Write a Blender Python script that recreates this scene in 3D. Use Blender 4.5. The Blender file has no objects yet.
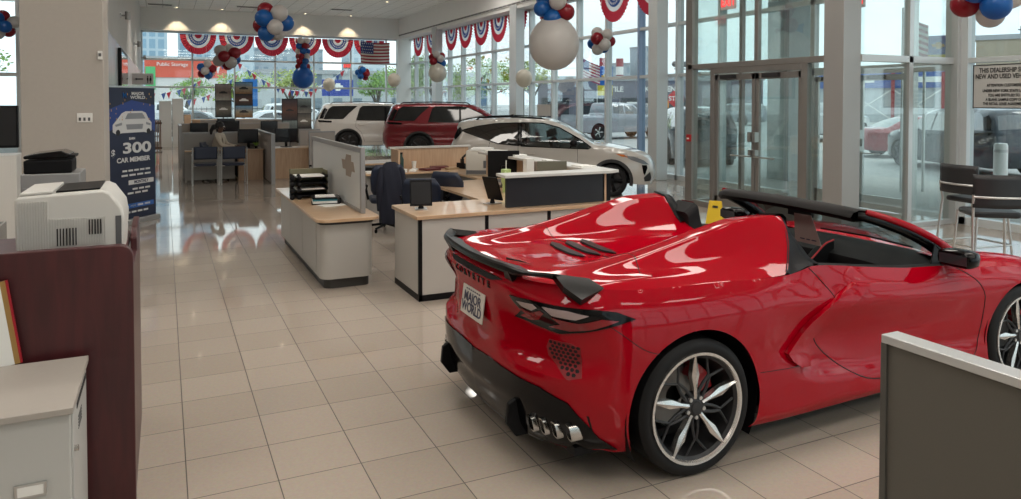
import bpy, bmesh, math, random
from math import sin, cos, pi, radians as R, sqrt, atan2
from mathutils import Vector, Matrix
from mathutils.geometry import delaunay_2d_cdt
random.seed(7)
SC = bpy.context.scene
COL = SC.collection

# ---------------------------------------------------------------- materials
def _mat(name):
    m = bpy.data.materials.new(name); m.use_nodes = True
    nt = m.node_tree; b = nt.nodes['Principled BSDF']
    return m, nt, b
def mat(name, col, rough=.5, metal=0., coat=0., spec=.5, var=0., scale=20., bump=0., bscale=200., emit=None, es=0., trans=0., ior=1.5, coatr=.03, sheen=0.):
    m, nt, b = _mat(name)
    c = tuple(col) + (1,)
    b.inputs['Base Color'].default_value = c
    b.inputs['Roughness'].default_value = rough
    b.inputs['Metallic'].default_value = metal
    b.inputs['Coat Weight'].default_value = coat
    b.inputs['Coat Roughness'].default_value = coatr
    b.inputs['Specular IOR Level'].default_value = spec
    b.inputs['Sheen Weight'].default_value = sheen
    b.inputs['Transmission Weight'].default_value = trans
    b.inputs['IOR'].default_value = ior
    tc = nt.nodes.new('ShaderNodeTexCoord')
    if var > 0:
        n = nt.nodes.new('ShaderNodeTexNoise'); n.inputs['Scale'].default_value = scale; n.inputs['Detail'].default_value = 3
        r = nt.nodes.new('ShaderNodeMix'); r.data_type = 'RGBA'
        r.inputs[6].default_value = tuple(max(0, x * (1 - var)) for x in col) + (1,)
        r.inputs[7].default_value = tuple(min(1, x * (1 + var)) for x in col) + (1,)
        nt.links.new(tc.outputs['Object'], n.inputs['Vector']); nt.links.new(n.outputs['Fac'], r.inputs[0])
        nt.links.new(r.outputs[2], b.inputs['Base Color'])
    if bump > 0:
        n = nt.nodes.new('ShaderNodeTexNoise'); n.inputs['Scale'].default_value = bscale
        bp = nt.nodes.new('ShaderNodeBump'); bp.inputs['Strength'].default_value = bump; bp.inputs['Distance'].default_value = .002
        nt.links.new(tc.outputs['Object'], n.inputs['Vector']); nt.links.new(n.outputs['Fac'], bp.inputs['Height'])
        nt.links.new(bp.outputs['Normal'], b.inputs['Normal'])
    if emit:
        b.inputs['Emission Color'].default_value = tuple(emit) + (1,); b.inputs['Emission Strength'].default_value = es
    return m
def glassmat(name, tint=(.86, .93, .92), refl=.09, rough=0.):
    m = bpy.data.materials.new(name); m.use_nodes = True; nt = m.node_tree
    for n in list(nt.nodes): nt.nodes.remove(n)
    o = nt.nodes.new('ShaderNodeOutputMaterial'); t = nt.nodes.new('ShaderNodeBsdfTransparent'); t.inputs[0].default_value = tint + (1,)
    g = nt.nodes.new('ShaderNodeBsdfGlossy'); g.inputs['Roughness'].default_value = rough
    x = nt.nodes.new('ShaderNodeMixShader'); lw = nt.nodes.new('ShaderNodeLayerWeight'); lw.inputs[0].default_value = .35
    mp = nt.nodes.new('ShaderNodeMapRange'); mp.inputs[3].default_value = refl * .6; mp.inputs[4].default_value = min(1, refl * 8)
    nt.links.new(lw.outputs['Facing'], mp.inputs[0]); nt.links.new(mp.outputs[0], x.inputs[0])
    nt.links.new(t.outputs[0], x.inputs[1]); nt.links.new(g.outputs[0], x.inputs[2]); nt.links.new(x.outputs[0], o.inputs[0])
    return m

# ---------------------------------------------------------------- mesh builder
class MB:
    def __init__(s): s.v = []; s.f = []
    def add(s, vs, fs, M=None):
        n = len(s.v)
        s.v += [tuple(M @ Vector(p)) if M else tuple(p) for p in vs]
        s.f += [tuple(i + n for i in f) for f in fs]; return s
    def box(s, x0, y0, z0, x1, y1, z1, M=None):
        if x0 > x1: x0, x1 = x1, x0
        if y0 > y1: y0, y1 = y1, y0
        if z0 > z1: z0, z1 = z1, z0
        return s.add([(x0,y0,z0),(x1,y0,z0),(x1,y1,z0),(x0,y1,z0),(x0,y0,z1),(x1,y0,z1),(x1,y1,z1),(x0,y1,z1)],
                     [(0,3,2,1),(4,5,6,7),(0,1,5,4),(1,2,6,5),(2,3,7,6),(3,0,4,7)], M)
    def cbox(s, c, d, M=None):
        return s.box(c[0]-d[0]/2, c[1]-d[1]/2, c[2]-d[2]/2, c[0]+d[0]/2, c[1]+d[1]/2, c[2]+d[2]/2, M)
    def prism(s, poly, a0, a1, axis='z', M=None):
        # poly 2D extruded along axis from a0 to a1
        def P(p, a):
            return {'z': (p[0], p[1], a), 'y': (p[0], a, p[1]), 'x': (a, p[0], p[1])}[axis]
        n = len(poly)
        vs = [P(p, a0) for p in poly] + [P(p, a1) for p in poly]
        fs = [tuple(range(n))[::-1], tuple(range(n, 2*n))] + [(i, (i+1) % n, n+(i+1) % n, n+i) for i in range(n)]
        return s.add(vs, fs, M)
    def tube(s, path, r, n=8, caps=True, closed=False, flat=1., M=None):
        P = [Vector(p) for p in path]; m = len(P); rs = r if isinstance(r, (list, tuple)) else [r]*m
        base = len(s.v); up = None
        vs = []; fs = []
        for i in range(m):
            if closed: t = P[(i+1) % m] - P[i-1]
            else: t = P[min(i+1, m-1)] - P[max(i-1, 0)]
            t = t.normalized() if t.length > 1e-9 else Vector((0,0,1))
            if up is None:
                up = Vector((0,0,1)) if abs(t.z) < .9 else Vector((1,0,0))
            a = t.cross(up);
            if a.length < 1e-5: a = t.cross(Vector((1,.3,.2)))
            a.normalize(); b = a.cross(t).normalized(); up = b
            for k in range(n):
                th = 2*pi*k/n
                vs.append(P[i] + a*cos(th)*rs[i] + b*sin(th)*rs[i]*flat)
        for i in range(m if closed else m-1):
            j = (i+1) % m
            for k in range(n):
                fs.append((i*n+k, i*n+(k+1) % n, j*n+(k+1) % n, j*n+k))
        if caps and not closed:
            fs.append(tuple(range(n))[::-1]); fs.append(tuple((m-1)*n+k for k in range(n)))
        return s.add(vs, fs, M)
    def bar(s, p, q, r, n=8): return s.tube([p, q], r, n)
    def lathe(s, prof, c=(0,0,0), axis='z', n=32, M=None, a0=0, a1=2*pi):
        # prof: list of (radius, height)
        full = abs(a1 - a0 - 2*pi) < 1e-6; m = n if full else n+1
        vs = []; fs = []
        for (r, h) in prof:
            for k in range(m):
                th = a0 + (a1-a0)*k/n
                x, y, z = r*cos(th), r*sin(th), h
                if axis == 'y': x, y, z = r*cos(th), h, r*sin(th)
                if axis == 'x': x, y, z = h, r*cos(th), r*sin(th)
                vs.append((c[0]+x, c[1]+y, c[2]+z))
        for i in range(len(prof)-1):
            for k in range(n):
                k2 = (k+1) % m
                fs.append((i*m+k, i*m+k2, (i+1)*m+k2, (i+1)*m+k))
        return s.add(vs, fs, M)
    def sphere(s, c, r, sc=(1,1,1), n=24, m=14, M=None):
        vs = [(c[0], c[1], c[2]+r*sc[2])]; fs = []
        for i in range(1, m):
            a = pi*i/m
            for k in range(n):
                b = 2*pi*k/n
                vs.append((c[0]+r*sc[0]*sin(a)*cos(b), c[1]+r*sc[1]*sin(a)*sin(b), c[2]+r*sc[2]*cos(a)))
        vs.append((c[0], c[1], c[2]-r*sc[2]))
        for k in range(n): fs.append((0, 1+k, 1+(k+1) % n)); fs.append((len(vs)-1, 1+(m-2)*n+(k+1) % n, 1+(m-2)*n+k))
        for i in range(m-2):
            for k in range(n): fs.append((1+i*n+k, 1+(i+1)*n+k, 1+(i+1)*n+(k+1) % n, 1+i*n+(k+1) % n))
        return s.add(vs, fs, M)
    def grid(s, rows, closed=False, M=None):
        n = len(rows[0]); vs = [p for r in rows for p in r]; fs = []
        for i in range(len(rows)-1):
            for k in range(n if closed else n-1):
                fs.append((i*n+k, i*n+(k+1) % n, (i+1)*n+(k+1) % n, (i+1)*n+k))
        return s.add(vs, fs, M)
    def build(s, name, m, parent=None, smooth=None, bevel=0., seg=2, loc=None, rot=None, merge=0., solid=0., soff=-1.):
        me = bpy.data.meshes.new(name)
        me.from_pydata(s.v, [], s.f)
        bm = bmesh.new(); bm.from_mesh(me)
        if merge: bmesh.ops.remove_doubles(bm, verts=bm.verts, dist=merge)
        bmesh.ops.recalc_face_normals(bm, faces=bm.faces)
        bm.to_mesh(me); bm.free()
        me.materials.append(m)
        o = bpy.data.objects.new(name, me); COL.objects.link(o)
        if smooth is not None: smooth_by(me, smooth)
        if solid:
            md = o.modifiers.new('solid', 'SOLIDIFY'); md.thickness = solid; md.offset = soff
        if bevel:
            md = o.modifiers.new('bevel', 'BEVEL'); md.width = bevel; md.segments = seg; md.limit_method = 'ANGLE'; md.angle_limit = R(40)
            if smooth is None:
                smooth_by(me, 40); md.harden_normals = True
        if parent: o.parent = parent
        if loc: o.location = loc
        if rot: o.rotation_euler = rot
        return o
def smooth_by(me, deg):
    bm = bmesh.new(); bm.from_mesh(me); a = R(deg)
    for f in bm.faces: f.smooth = True
    for e in bm.edges:
        if len(e.link_faces) == 2 and e.calc_face_angle(0) > a: e.smooth = False
    bm.to_mesh(me); bm.free()
def tag(o, label=None, cat=None, group=None, kind=None):
    if label: o['label'] = label
    if cat: o['category'] = cat
    if group: o['group'] = group
    if kind: o['kind'] = kind
    return o
def thing(name, label, cat, loc=(0,0,0), rz=0., group=None):
    o = bpy.data.objects.new(name, None); COL.objects.link(o); o.empty_display_size = .1
    o.location = loc; o.rotation_euler = (0, 0, rz); return tag(o, label, cat, group)
def struct(name, mb, m, **k):
    o = mb.build(name, m, **k); o['kind'] = 'structure'; return o
def copy_tree(o, parent=None):
    c = o.copy(); COL.objects.link(c)
    if parent: c.parent = parent
    for ch in [x for x in COL.objects if x.parent == o]: copy_tree(ch, c)
    return c
def box(name, m, a, b, parent=None, bevel=.004, **k):
    return MB().box(*a, *b).build(name, m, parent, bevel=bevel, **k)
def textobj(name, s, m, size, M, parent=None, ext=.001, align='CENTER', sx=1., bold=0.):
    cu = bpy.data.curves.new(name, 'FONT'); cu.body = s; cu.size = size; cu.extrude = ext; cu.align_x = align; cu.align_y = 'CENTER'; cu.offset = bold
    t = bpy.data.objects.new(name+'_tmp', cu); COL.objects.link(t)
    dg = bpy.context.evaluated_depsgraph_get(); me = bpy.data.meshes.new_from_object(t.evaluated_get(dg))
    bpy.data.objects.remove(t); bpy.data.curves.remove(cu)
    me.name = name; me.materials.clear(); me.materials.append(m)
    me.transform(M @ Matrix.Diagonal((sx, 1, 1, 1)))
    o = bpy.data.objects.new(name, me); COL.objects.link(o)
    if parent: o.parent = parent
    return o
def frame(o, xdir, ydir):
    # matrix mapping local x,y,z to xdir, ydir, normal at origin o
    x = Vector(xdir).normalized(); y = Vector(ydir).normalized(); z = x.cross(y).normalized(); y = z.cross(x)
    M = Matrix.Identity(4)
    for i in range(3): M[i][0] = x[i]; M[i][1] = y[i]; M[i][2] = z[i]; M[i][3] = o[i]
    return M
def lerp(a, b, t): return a + (b-a)*t
def interp(x, xs, ys):
    if x <= xs[0]: return ys[0]
    if x >= xs[-1]: return ys[-1]
    for i in range(len(xs)-1):
        if x <= xs[i+1]:
            t = (x-xs[i])/(xs[i+1]-xs[i]); return ys[i]+(ys[i+1]-ys[i])*t
def _slopes(xs, ys):
    n = len(xs); d = [(ys[i+1]-ys[i])/(xs[i+1]-xs[i]) for i in range(n-1)]
    m = [d[0]] + [0 if d[i-1]*d[i] <= 0 else 2*d[i-1]*d[i]/(d[i-1]+d[i]) for i in range(1, n-1)] + [d[-1]]
    return m
def pchip(x, xs, ys):
    if x <= xs[0]: return ys[0]
    if x >= xs[-1]: return ys[-1]
    m = _slopes(xs, ys)
    i = 0
    while x > xs[i+1]: i += 1
    h = xs[i+1]-xs[i]; t = (x-xs[i])/h
    return (2*t**3-3*t*t+1)*ys[i]+(t**3-2*t*t+t)*h*m[i]+(-2*t**3+3*t*t)*ys[i+1]+(t**3-t*t)*h*m[i+1]
def inpoly(p, poly):
    x, y = p; c = False; n = len(poly)
    for i in range(n):
        x1, y1 = poly[i]; x2, y2 = poly[i-1]
        if (y1 > y) != (y2 > y) and x < (x2-x1)*(y-y1)/(y2-y1)+x1: c = not c
    return c
def densify(poly, d, closed=True):
    out = []; n = len(poly)
    for i in range(n if closed else n-1):
        a = poly[i]; b = poly[(i+1) % n]; L = math.dist(a, b); k = max(1, int(math.ceil(L/d)))
        for j in range(k): out.append(tuple(lerp(a[q], b[q], j/k) for q in range(len(a))))
    if not closed: out.append(tuple(poly[-1]))
    return out
def cdt(poly, d, holes=(), lines=(), jitter=0.):
    """triangulate polygon (2D) with interior grid of spacing d; returns verts, faces"""
    pts = densify(poly, d); n = len(pts); edges = [(i, (i+1) % n) for i in range(n)]
    for h in holes:
        hp = densify(h, d); b = len(pts); pts += hp; edges += [(b+i, b+(i+1) % len(hp)) for i in range(len(hp))]
    for l in lines:
        lp = densify(l, d, False); b = len(pts); pts += lp; edges += [(b+i, b+i+1) for i in range(len(lp)-1)]
    xs = [p[0] for p in poly]; ys = [p[1] for p in poly]
    y = min(ys)+d/2; row = 0; bound = list(pts)
    cell = {}
    for p in bound: cell.setdefault((int(p[0]//d), int(p[1]//d)), []).append(p)
    def near(p):
        cx, cy = int(p[0]//d), int(p[1]//d)
        for i in (-1, 0, 1):
            for j in (-1, 0, 1):
                for q in cell.get((cx+i, cy+j), ()):
                    if (q[0]-p[0])**2+(q[1]-p[1])**2 < (.45*d)**2: return True
        return False
    while y < max(ys):
        x = min(xs)+(d/2 if row % 2 else d)
        while x < max(xs):
            if inpoly((x, y), poly) and not any(inpoly((x, y), h) for h in holes) and not near((x, y)): pts.append((x, y))
            x += d
        y += d*.87; row += 1
    r = delaunay_2d_cdt([Vector(p) for p in pts], edges, [], 0, 1e-6)
    vs = [(p[0], p[1]) for p in r[0]]; fs = []
    for f in r[2]:
        c = (sum(vs[i][0] for i in f)/len(f), sum(vs[i][1] for i in f)/len(f))
        if inpoly(c, poly) and not any(inpoly(c, h) for h in holes): fs.append(tuple(f))
    return vs, fs
def arc(cx, cy, r, a0, a1, n):
    return [(cx+r*cos(R(lerp(a0, a1, i/n))), cy+r*sin(R(lerp(a0, a1, i/n)))) for i in range(n+1)]
# ---------------------------------------------------------------- camera
cam = bpy.data.cameras.new('camera'); camo = bpy.data.objects.new('camera', cam); COL.objects.link(camo)
cam.sensor_width = 36; cam.lens = 733/1021*36; cam.shift_y = -(249.5-120)/1021; cam.clip_start = .05; cam.clip_end = 900
camo.location = (0, 0, 1.889); camo.rotation_euler = (R(90-1.5), 0, -R(25.3))
SC.camera = camo
SC.view_settings.view_transform = 'Standard'; SC.view_settings.look = 'None'; SC.view_settings.gamma = 1; SC.view_settings.use_curve_mapping = False
SC.view_settings.exposure = 0.3
SC.cycles.use_denoising = True
SC.cycles.max_bounces = 10; SC.cycles.transparent_max_bounces = 24; SC.cycles.glossy_bounces = 5; SC.cycles.diffuse_bounces = 4
SC.cycles.caustics_reflective = False; SC.cycles.caustics_refractive = False; SC.cycles.sample_clamp_indirect = 6

# ---------------------------------------------------------------- sky
wd = bpy.data.worlds.new('world'); SC.world = wd; wd.use_nodes = True; nt = wd.node_tree; bg = nt.nodes['Background']
tc = nt.nodes.new('ShaderNodeTexCoord'); mp = nt.nodes.new('ShaderNodeMapping'); mp.inputs['Scale'].default_value = (1, 1, 3.5)
nz = nt.nodes.new('ShaderNodeTexNoise'); nz.inputs['Scale'].default_value = 1.6; nz.inputs['Detail'].default_value = 6; nz.inputs['Roughness'].default_value = .55
cr = nt.nodes.new('ShaderNodeValToRGB'); cr.color_ramp.elements[0].position = .32; cr.color_ramp.elements[0].color = (.44, .55, .63, 1)
cr.color_ramp.elements[1].position = .62; cr.color_ramp.elements[1].color = (.72, .78, .80, 1)
nt.links.new(tc.outputs['Generated'], mp.inputs[0]); nt.links.new(mp.outputs[0], nz.inputs['Vector']); nt.links.new(nz.outputs['Fac'], cr.inputs[0])
nt.links.new(cr.outputs[0], bg.inputs[0]); bg.inputs[1].default_value = 1.95
sun = bpy.data.lights.new('sun', 'SUN'); sun.energy = .8; sun.angle = R(20); sun.color = (1, .97, .92)
so = bpy.data.objects.new('sun', sun); COL.objects.link(so); so.rotation_euler = (R(38), 0, R(60))

# ---------------------------------------------------------------- shared materials
def M_tile():
    m, nt, b = _mat('floor_tile')
    tc = nt.nodes.new('ShaderNodeTexCoord'); mp = nt.nodes.new('ShaderNodeMapping')
    mp.inputs['Location'].default_value = (-.082, -3.746, 0)
    br = nt.nodes.new('ShaderNodeTexBrick'); br.offset = 0; br.squash = 1
    br.inputs['Scale'].default_value = 1; br.inputs['Brick Width'].default_value = .4135; br.inputs['Row Height'].default_value = .415
    br.inputs['Mortar Size'].default_value = .0028; br.inputs['Mortar Smooth'].default_value = .1; br.inputs['Bias'].default_value = 0
    br.inputs['Color1'].default_value = (.50, .43, .365, 1); br.inputs['Color2'].default_value = (.45, .385, .325, 1); br.inputs['Mortar'].default_value = (.07, .055, .045, 1)
    nz = nt.nodes.new('ShaderNodeTexNoise'); nz.inputs['Scale'].default_value = 60; nz.inputs['Detail'].default_value = 4
    mx = nt.nodes.new('ShaderNodeMix'); mx.data_type = 'RGBA'; mx.blend_type = 'MULTIPLY'; mx.inputs[0].default_value = .25
    nt.links.new(tc.outputs['Object'], mp.inputs[0]); nt.links.new(mp.outputs[0], br.inputs['Vector']); nt.links.new(mp.outputs[0], nz.inputs['Vector'])
    nt.links.new(br.outputs['Color'], mx.inputs[6]); nt.links.new(nz.outputs['Color'], mx.inputs[7]); nt.links.new(mx.outputs[2], b.inputs['Base Color'])
    rg = nt.nodes.new('ShaderNodeMapRange'); rg.inputs[3].default_value = .045; rg.inputs[4].default_value = .6
    nt.links.new(br.outputs['Fac'], rg.inputs[0]); nt.links.new(rg.outputs[0], b.inputs['Roughness'])
    bp = nt.nodes.new('ShaderNodeBump'); bp.invert = True; bp.inputs['Strength'].default_value = .5; bp.inputs['Distance'].default_value = .002
    nt.links.new(br.outputs['Fac'], bp.inputs['Height']); nt.links.new(bp.outputs[0], b.inputs['Normal'])
    b.inputs['Specular IOR Level'].default_value = .75
    return m
def M_brick(name, c1, c2, mc, w, h, ms, rough=.8, off=0., bump=.3, rot=(0,0,0), spec=.3):
    m, nt, b = _mat(name)
    tc = nt.nodes.new('ShaderNodeTexCoord'); mp = nt.nodes.new('ShaderNodeMapping'); mp.inputs['Rotation'].default_value = rot
    br = nt.nodes.new('ShaderNodeTexBrick'); br.offset = off
    br.inputs['Scale'].default_value = 1; br.inputs['Brick Width'].default_value = w; br.inputs['Row Height'].default_value = h; br.inputs['Mortar Size'].default_value = ms
    br.inputs['Color1'].default_value = c1+(1,); br.inputs['Color2'].default_value = c2+(1,); br.inputs['Mortar'].default_value = mc+(1,)
    nt.links.new(tc.outputs['Object'], mp.inputs[0]); nt.links.new(mp.outputs[0], br.inputs['Vector']); nt.links.new(br.outputs['Color'], b.inputs['Base Color'])
    b.inputs['Roughness'].default_value = rough; b.inputs['Specular IOR Level'].default_value = spec
    if bump:
        bp = nt.nodes.new('ShaderNodeBump'); bp.invert = True; bp.inputs['Strength'].default_value = bump; bp.inputs['Distance'].default_value = .003
        nt.links.new(br.outputs['Fac'], bp.inputs['Height']); nt.links.new(bp.outputs[0], b.inputs['Normal'])
    return m
def M_wood(name, c1, c2, scale=3., rough=.35, axis=0, coat=.2, stretch=14.):
    m, nt, b = _mat(name)
    tc = nt.nodes.new('ShaderNodeTexCoord'); mp = nt.nodes.new('ShaderNodeMapping'); s = [stretch]*3; s[axis] = 1.; mp.inputs['Scale'].default_value = s
    nz = nt.nodes.new('ShaderNodeTexNoise'); nz.inputs['Scale'].default_value = scale; nz.inputs['Detail'].default_value = 6; nz.inputs['Distortion'].default_value = .6
    cr = nt.nodes.new('ShaderNodeValToRGB'); cr.color_ramp.elements[0].position = .35; cr.color_ramp.elements[1].position = .65
    cr.color_ramp.elements[0].color = c1+(1,); cr.color_ramp.elements[1].color = c2+(1,)
    nt.links.new(tc.outputs['Object'], mp.inputs[0]); nt.links.new(mp.outputs[0], nz.inputs['Vector']); nt.links.new(nz.outputs['Fac'], cr.inputs[0]); nt.links.new(cr.outputs[0], b.inputs['Base Color'])
    b.inputs['Roughness'].default_value = rough; b.inputs['Coat Weight'].default_value = coat
    return m
m_wall = mat('painted_wall', (.62, .61, .585), .7, var=.04, scale=3)
m_soffit = mat('white_painted_soffit', (.84, .845, .83), .6, var=.02, scale=2)
m_pillar = mat('beige_painted_pillar', (.40, .365, .325), .65, var=.04, scale=30, bump=.1, bscale=300)
m_ceil = M_brick('ceiling_tiles', (.86, .86, .84), (.82, .82, .80), (.50, .50, .48), .61, .61, .012, .9, bump=.3)
m_mull = mat('white_window_frame', (.60, .63, .64), .35, .2)
m_alu = mat('grey_aluminium', (.30, .285, .27), .35, .6)
m_alul = mat('light_aluminium', (.58, .59, .59), .3, .5)
m_bluefr = mat('blue_grey_frame', (.28, .38, .55), .4, .1)
m_glass = glassmat('window_glass', (.90, .95, .95), .06)
m_glassg = glassmat('greenish_glass', (.93, .975, .965), .05)
m_marble = mat('grey_marble', (.60, .60, .60), .25, var=.16, scale=1.2)
m_black = mat('black_plastic', (.008, .008, .009), .4, var=.3, scale=40, spec=.12)
m_blackg = mat('gloss_black', (.003, .003, .0035), .12, coat=.0, spec=.22)
m_dark = mat('dark_grey_plastic', (.028, .028, .03), .45, spec=.3)
m_white = mat('white_plastic', (.74, .73, .70), .4)
m_chrome = mat('chrome', (.50, .49, .47), .2, 1.)
m_steel = mat('brushed_steel', (.55, .55, .54), .3, .9)
m_rubber = mat('tyre_rubber', (.007, .007, .0075), .6, var=.2, scale=50, spec=.25)
m_paper = mat('paper', (.80, .80, .77), .7)

# ---------------------------------------------------------------- room shell
XR, YF, ZC, ZH = 11.1, 35.4, 5.9, 4.93
m_tile = M_tile()
struct('floor', MB().box(-6.5, -7.2, -.1, XR+.12, YF+.1, 0), m_tile)
struct('ceiling', MB().box(-6.5, -7.2, ZC, XR+.12, YF+.1, ZC+.2), m_ceil)
struct('trim_1', MB().box(-.87, YF-.35, ZH, XR, YF+.1, ZC), m_soffit)                        # soffit over the far windows
sf = MB().box(10.5, -7.2, ZH+.12, XR+.1, YF-.35, ZC).box(10.55, -7.2, ZH, XR+.1, YF-.35, ZH+.12)
s2 = struct('trim_2', sf, m_soffit)
m_grille = M_brick('slot_grille', (.18, .18, .18), (.2, .2, .2), (.62, .62, .61), .12, .03, .03, .6, rot=(R(90), 0, R(90)))
struct('trim_3', MB().box(10.49, -7.2, ZH+.13, 10.5, YF-.36, ZH+.20), mat('slot_grille_white', (.5, .5, .5), .6))
gm = MB()
y = -7.
while y < YF-.5: gm.box(10.482, y, ZH+.145, 10.49, y+.28, ZH+.185); y += .36
struct('trim_4', gm, mat('slot_dark', (.12, .12, .12), .7))
# left side: wall beyond the pillar, near-left walls
lw = MB().box(-1.07, 14.2, 0, -.87, YF, ZC)
struct('wall_left', lw, m_wall)
mb = MB().box(-.875, 14.2, 0, -.86, YF-.02, 3.1)
o = mb.build('marble_cladding', m_marble, bevel=.003); tag(o, kind='structure'); o.name = 'trim_5'
struct('wall_left_near', MB().box(-6.5, -7.2, 0, -6.3, 20.1, ZC), m_wall)
struct('wall_back', MB().box(-6.5, -7.4, 0, 1.0, -7.2, ZC).box(1, -7.4, 0, XR+.1, -7.2, .3).box(1, -7.4, 4.93, XR+.1, -7.2, ZC), m_wall)
pl = MB().box(-1.16, 7.8, 0, -.505, 8.5, ZC)
o = pl.build('pillar', m_pillar, bevel=.006); o.name = 'wall_pillar'; tag(o, kind='structure')

def window_wall(name, axis, pos, a0, a1, z0, z1, muls, trs, depth=.16, w=.07, frame_m=None, gl=None, blue=()):
    """axis 'x': wall in the plane X=pos running along Y; axis 'y': plane Y=pos running along X"""
    mb = MB()
    def bx(m, s0, s1, q0, q1, d):
        if axis == 'x': m.box(pos-d/2, s0, q0, pos+d/2, s1, q1)
        else: m.box(s0, pos-d/2, q0, s1, pos+d/2, q1)
    bm_ = MB()
    for s in muls: bx(mb if s not in blue else bm_, s-w/2, s+w/2, z0, z1, depth)
    for z in trs: bx(mb, a0, a1, z-.04, z+.04, depth*.8)
    bx(mb, a0, a1, z0, z0+.12, depth); bx(mb, a0, a1, z1-.07, z1, depth)
    o = struct(name, mb, frame_m or m_mull, bevel=.004)
    if bm_.v: bm_.build('blue_mullion', m_bluefr, o)
    g = MB(); bx(g, a0, a1, z0, z1, .012); g.build('window_glass', gl or m_glass, o)
    return o
window_wall('window_1', 'y', YF+.02, -.87, XR, 0, ZH, [-.84]+[-.6+1.757*i for i in range(1, 7)], [.95, 2.49, 3.7], w=.07, depth=.14)
ys = [14.1-.03+1.545*i for i in range(0, 14)]
window_wall('window_2', 'x', XR, 10.75, YF, 0, ZH, [12.6]+ys, [2.5, 3.72], depth=.2, w=.075, blue=(ys[1],))
window_wall('window_3', 'x', XR, -7.2, 7.25, 0, ZH, [7.15, 5.5, 3.9, 2.3, .7, -.9, -2.5, -4.1, -5.7], [2.5, 3.72], depth=.18, w=.11)
window_wall('window_4', 'y', -7.3, 1, XR, .3, 4.93, [1.1+1.6*i for i in range(7)], [2.5, 3.72], depth=.14)
window_wall('window_5', 'y', 20.0, -6.3, -1.07, 0, ZH, [-6+1.5*i for i in range(4)], [.95, 2.49, 3.7])
struct('trim_6', MB().box(-6.3, 19.9, ZH, -1.07, 20.1, ZC), m_soffit)
# white steel posts in front of the right-hand glazing
for i, (y0, y1) in enumerate(((29.7, 30.2), (21.8, 22.3), (14.15, 14.5))):
    struct('trim_%d' % (7+i), MB().box(10.5, y0, 0, 10.82, y1, ZH+.12), m_mull, bevel=.01)
struct('trim_10', MB().box(10.44, YF-.37, 0, XR, YF, ZC-.01), m_soffit)
# ---------------------------------------------------------------- entrance vestibule (glass box projecting into the room)
XV, YA, YB = 8.68, 7.3, 10.72
v = MB()
v.box(XV-.04, YB-.12, 0, XV+.1, YB+.06, ZC)                                   # far corner post
v.box(XV-.04, YA, 2.5-.045, XV+.08, YB, 2.5+.045); v.box(XV-.04, YA, 3.80, XV+.08, YB, 3.88)
v.box(XV-.03, 10.02, 0, XV+.07, 10.12, 2.46); v.box(XV-.03, 7.98, 0, XV+.07, 8.10, 2.46)   # door jambs
v.box(XV-.03, 8.1, 2.36, XV+.07, 10.02, 2.46)                                 # door head
v.box(XV-.02, 9.0, 2.54, XV+.06, 9.08, ZC)                                    # mullion over the doors
v.box(XV-.04, 10.12, 0, XV+.08, YB-.12, .1); v.box(XV-.04, 7.6, 0, XV+.08, 7.98, .1)
struct('trim_11', v, m_alu, bevel=.005)
struct('trim_12', MB().box(8.58, 7.28, 0, 8.93, 7.62, ZC), mat('grey_column_cladding', (.36, .355, .345), .35, .3), bevel=.006)
w = MB()
w.box(8.93, YA-.04, 2.5-.05, XR, YA+.06, 2.5+.05); w.box(8.93, YA-.04, 0, XR, YA+.06, .07); w.box(8.93, YA-.04, 4.9, XR, YA+.06, 5.0)
w.box(9.93, YA-.04, 0, 10.02, YA+.06, ZC)
w.box(8.93, YA-.04, 3.8, XR, YA+.06, 3.9)
struct('trim_13', w, m_alul, bevel=.004)
struct('trim_14', MB().box(XR-.16, YA-.1, 0, XR+.06, YA+.1, ZC), m_alul, bevel=.004)
g = MB(); g.box(XV+.01, 10.12, .1, XV+.022, YB-.12, 2.46); g.box(XV+.01, 7.6, .1, XV+.022, 7.98, 2.46); g.box(XV+.01, 7.6, 2.54, XV+.022, YB-.1, ZC)
g.box(8.93, YA, .05, XR-.1, YA+.012, ZC)
gs = struct('window_6', g, m_glassg)
# far side of the vestibule
w = MB(); w.box(XV+.1, YB-.03, 2.45, XR, YB+.05, 2.55); w.box(9.9, YB-.03, 0, 9.98, YB+.05, ZC); w.box(XV+.1, YB-.03, 0, XR, YB+.05, .08)
struct('trim_15', w, m_alu); struct('window_7', MB().box(XV+.1, YB, .05, XR-.1, YB+.012, ZC), m_glassg)
# outer doors in the plane of the facade
def door_leaf(name, x, ya, yb, hinge, closer=True, mm=None, sides=True):
    mm = mm or m_alu
    o = MB().box(x-.025, ya, .01, x+.025, ya+.07, 2.34).box(x-.025, yb-.07, .01, x+.025, yb, 2.34).box(x-.025, ya, .01, x+.025, yb, .25).box(x-.025, ya, 2.24, x+.025, yb, 2.34)
    o = struct(name, o, mm, bevel=.004)
    MB().box(x-.005, ya+.06, .2, x+.005, yb-.06, 2.28).build('door_glass', m_glassg, o)
    hy = yb-.09 if hinge == 'a' else ya+.09
    hy = (ya+.045) if hinge == 'b' else (yb-.045)
    MB().box(x-.10, hy-.025, 1.0, x-.025, hy+.025, 1.09).box(x-.11, hy-.03, 1.22, x-.028, hy+.03, 1.38).build('door_lock', m_steel, o)
    MB().tube([(x-.03, hy, .98), (x-.10, hy, .98), (x-.10, (ya+yb)/2, .98), (x-.10, (ya if hinge == 'b' else yb)+(.1 if hinge == 'b' else -.1)*(-1 if hinge == 'z' else 1), .98)], .012).build('push_bar', m_steel, o)
    if closer: MB().box(x-.10, (ya+yb)/2-.05, 2.26, x-.025, (ya+yb)/2+.28, 2.33).build('door_closer', m_dark, o, bevel=.005)
    return o
door_leaf('door_1', XV+.02, 9.07, 10.02, 'b'); door_leaf('door_2', XV+.02, 8.10, 9.05, 'a')
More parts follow.
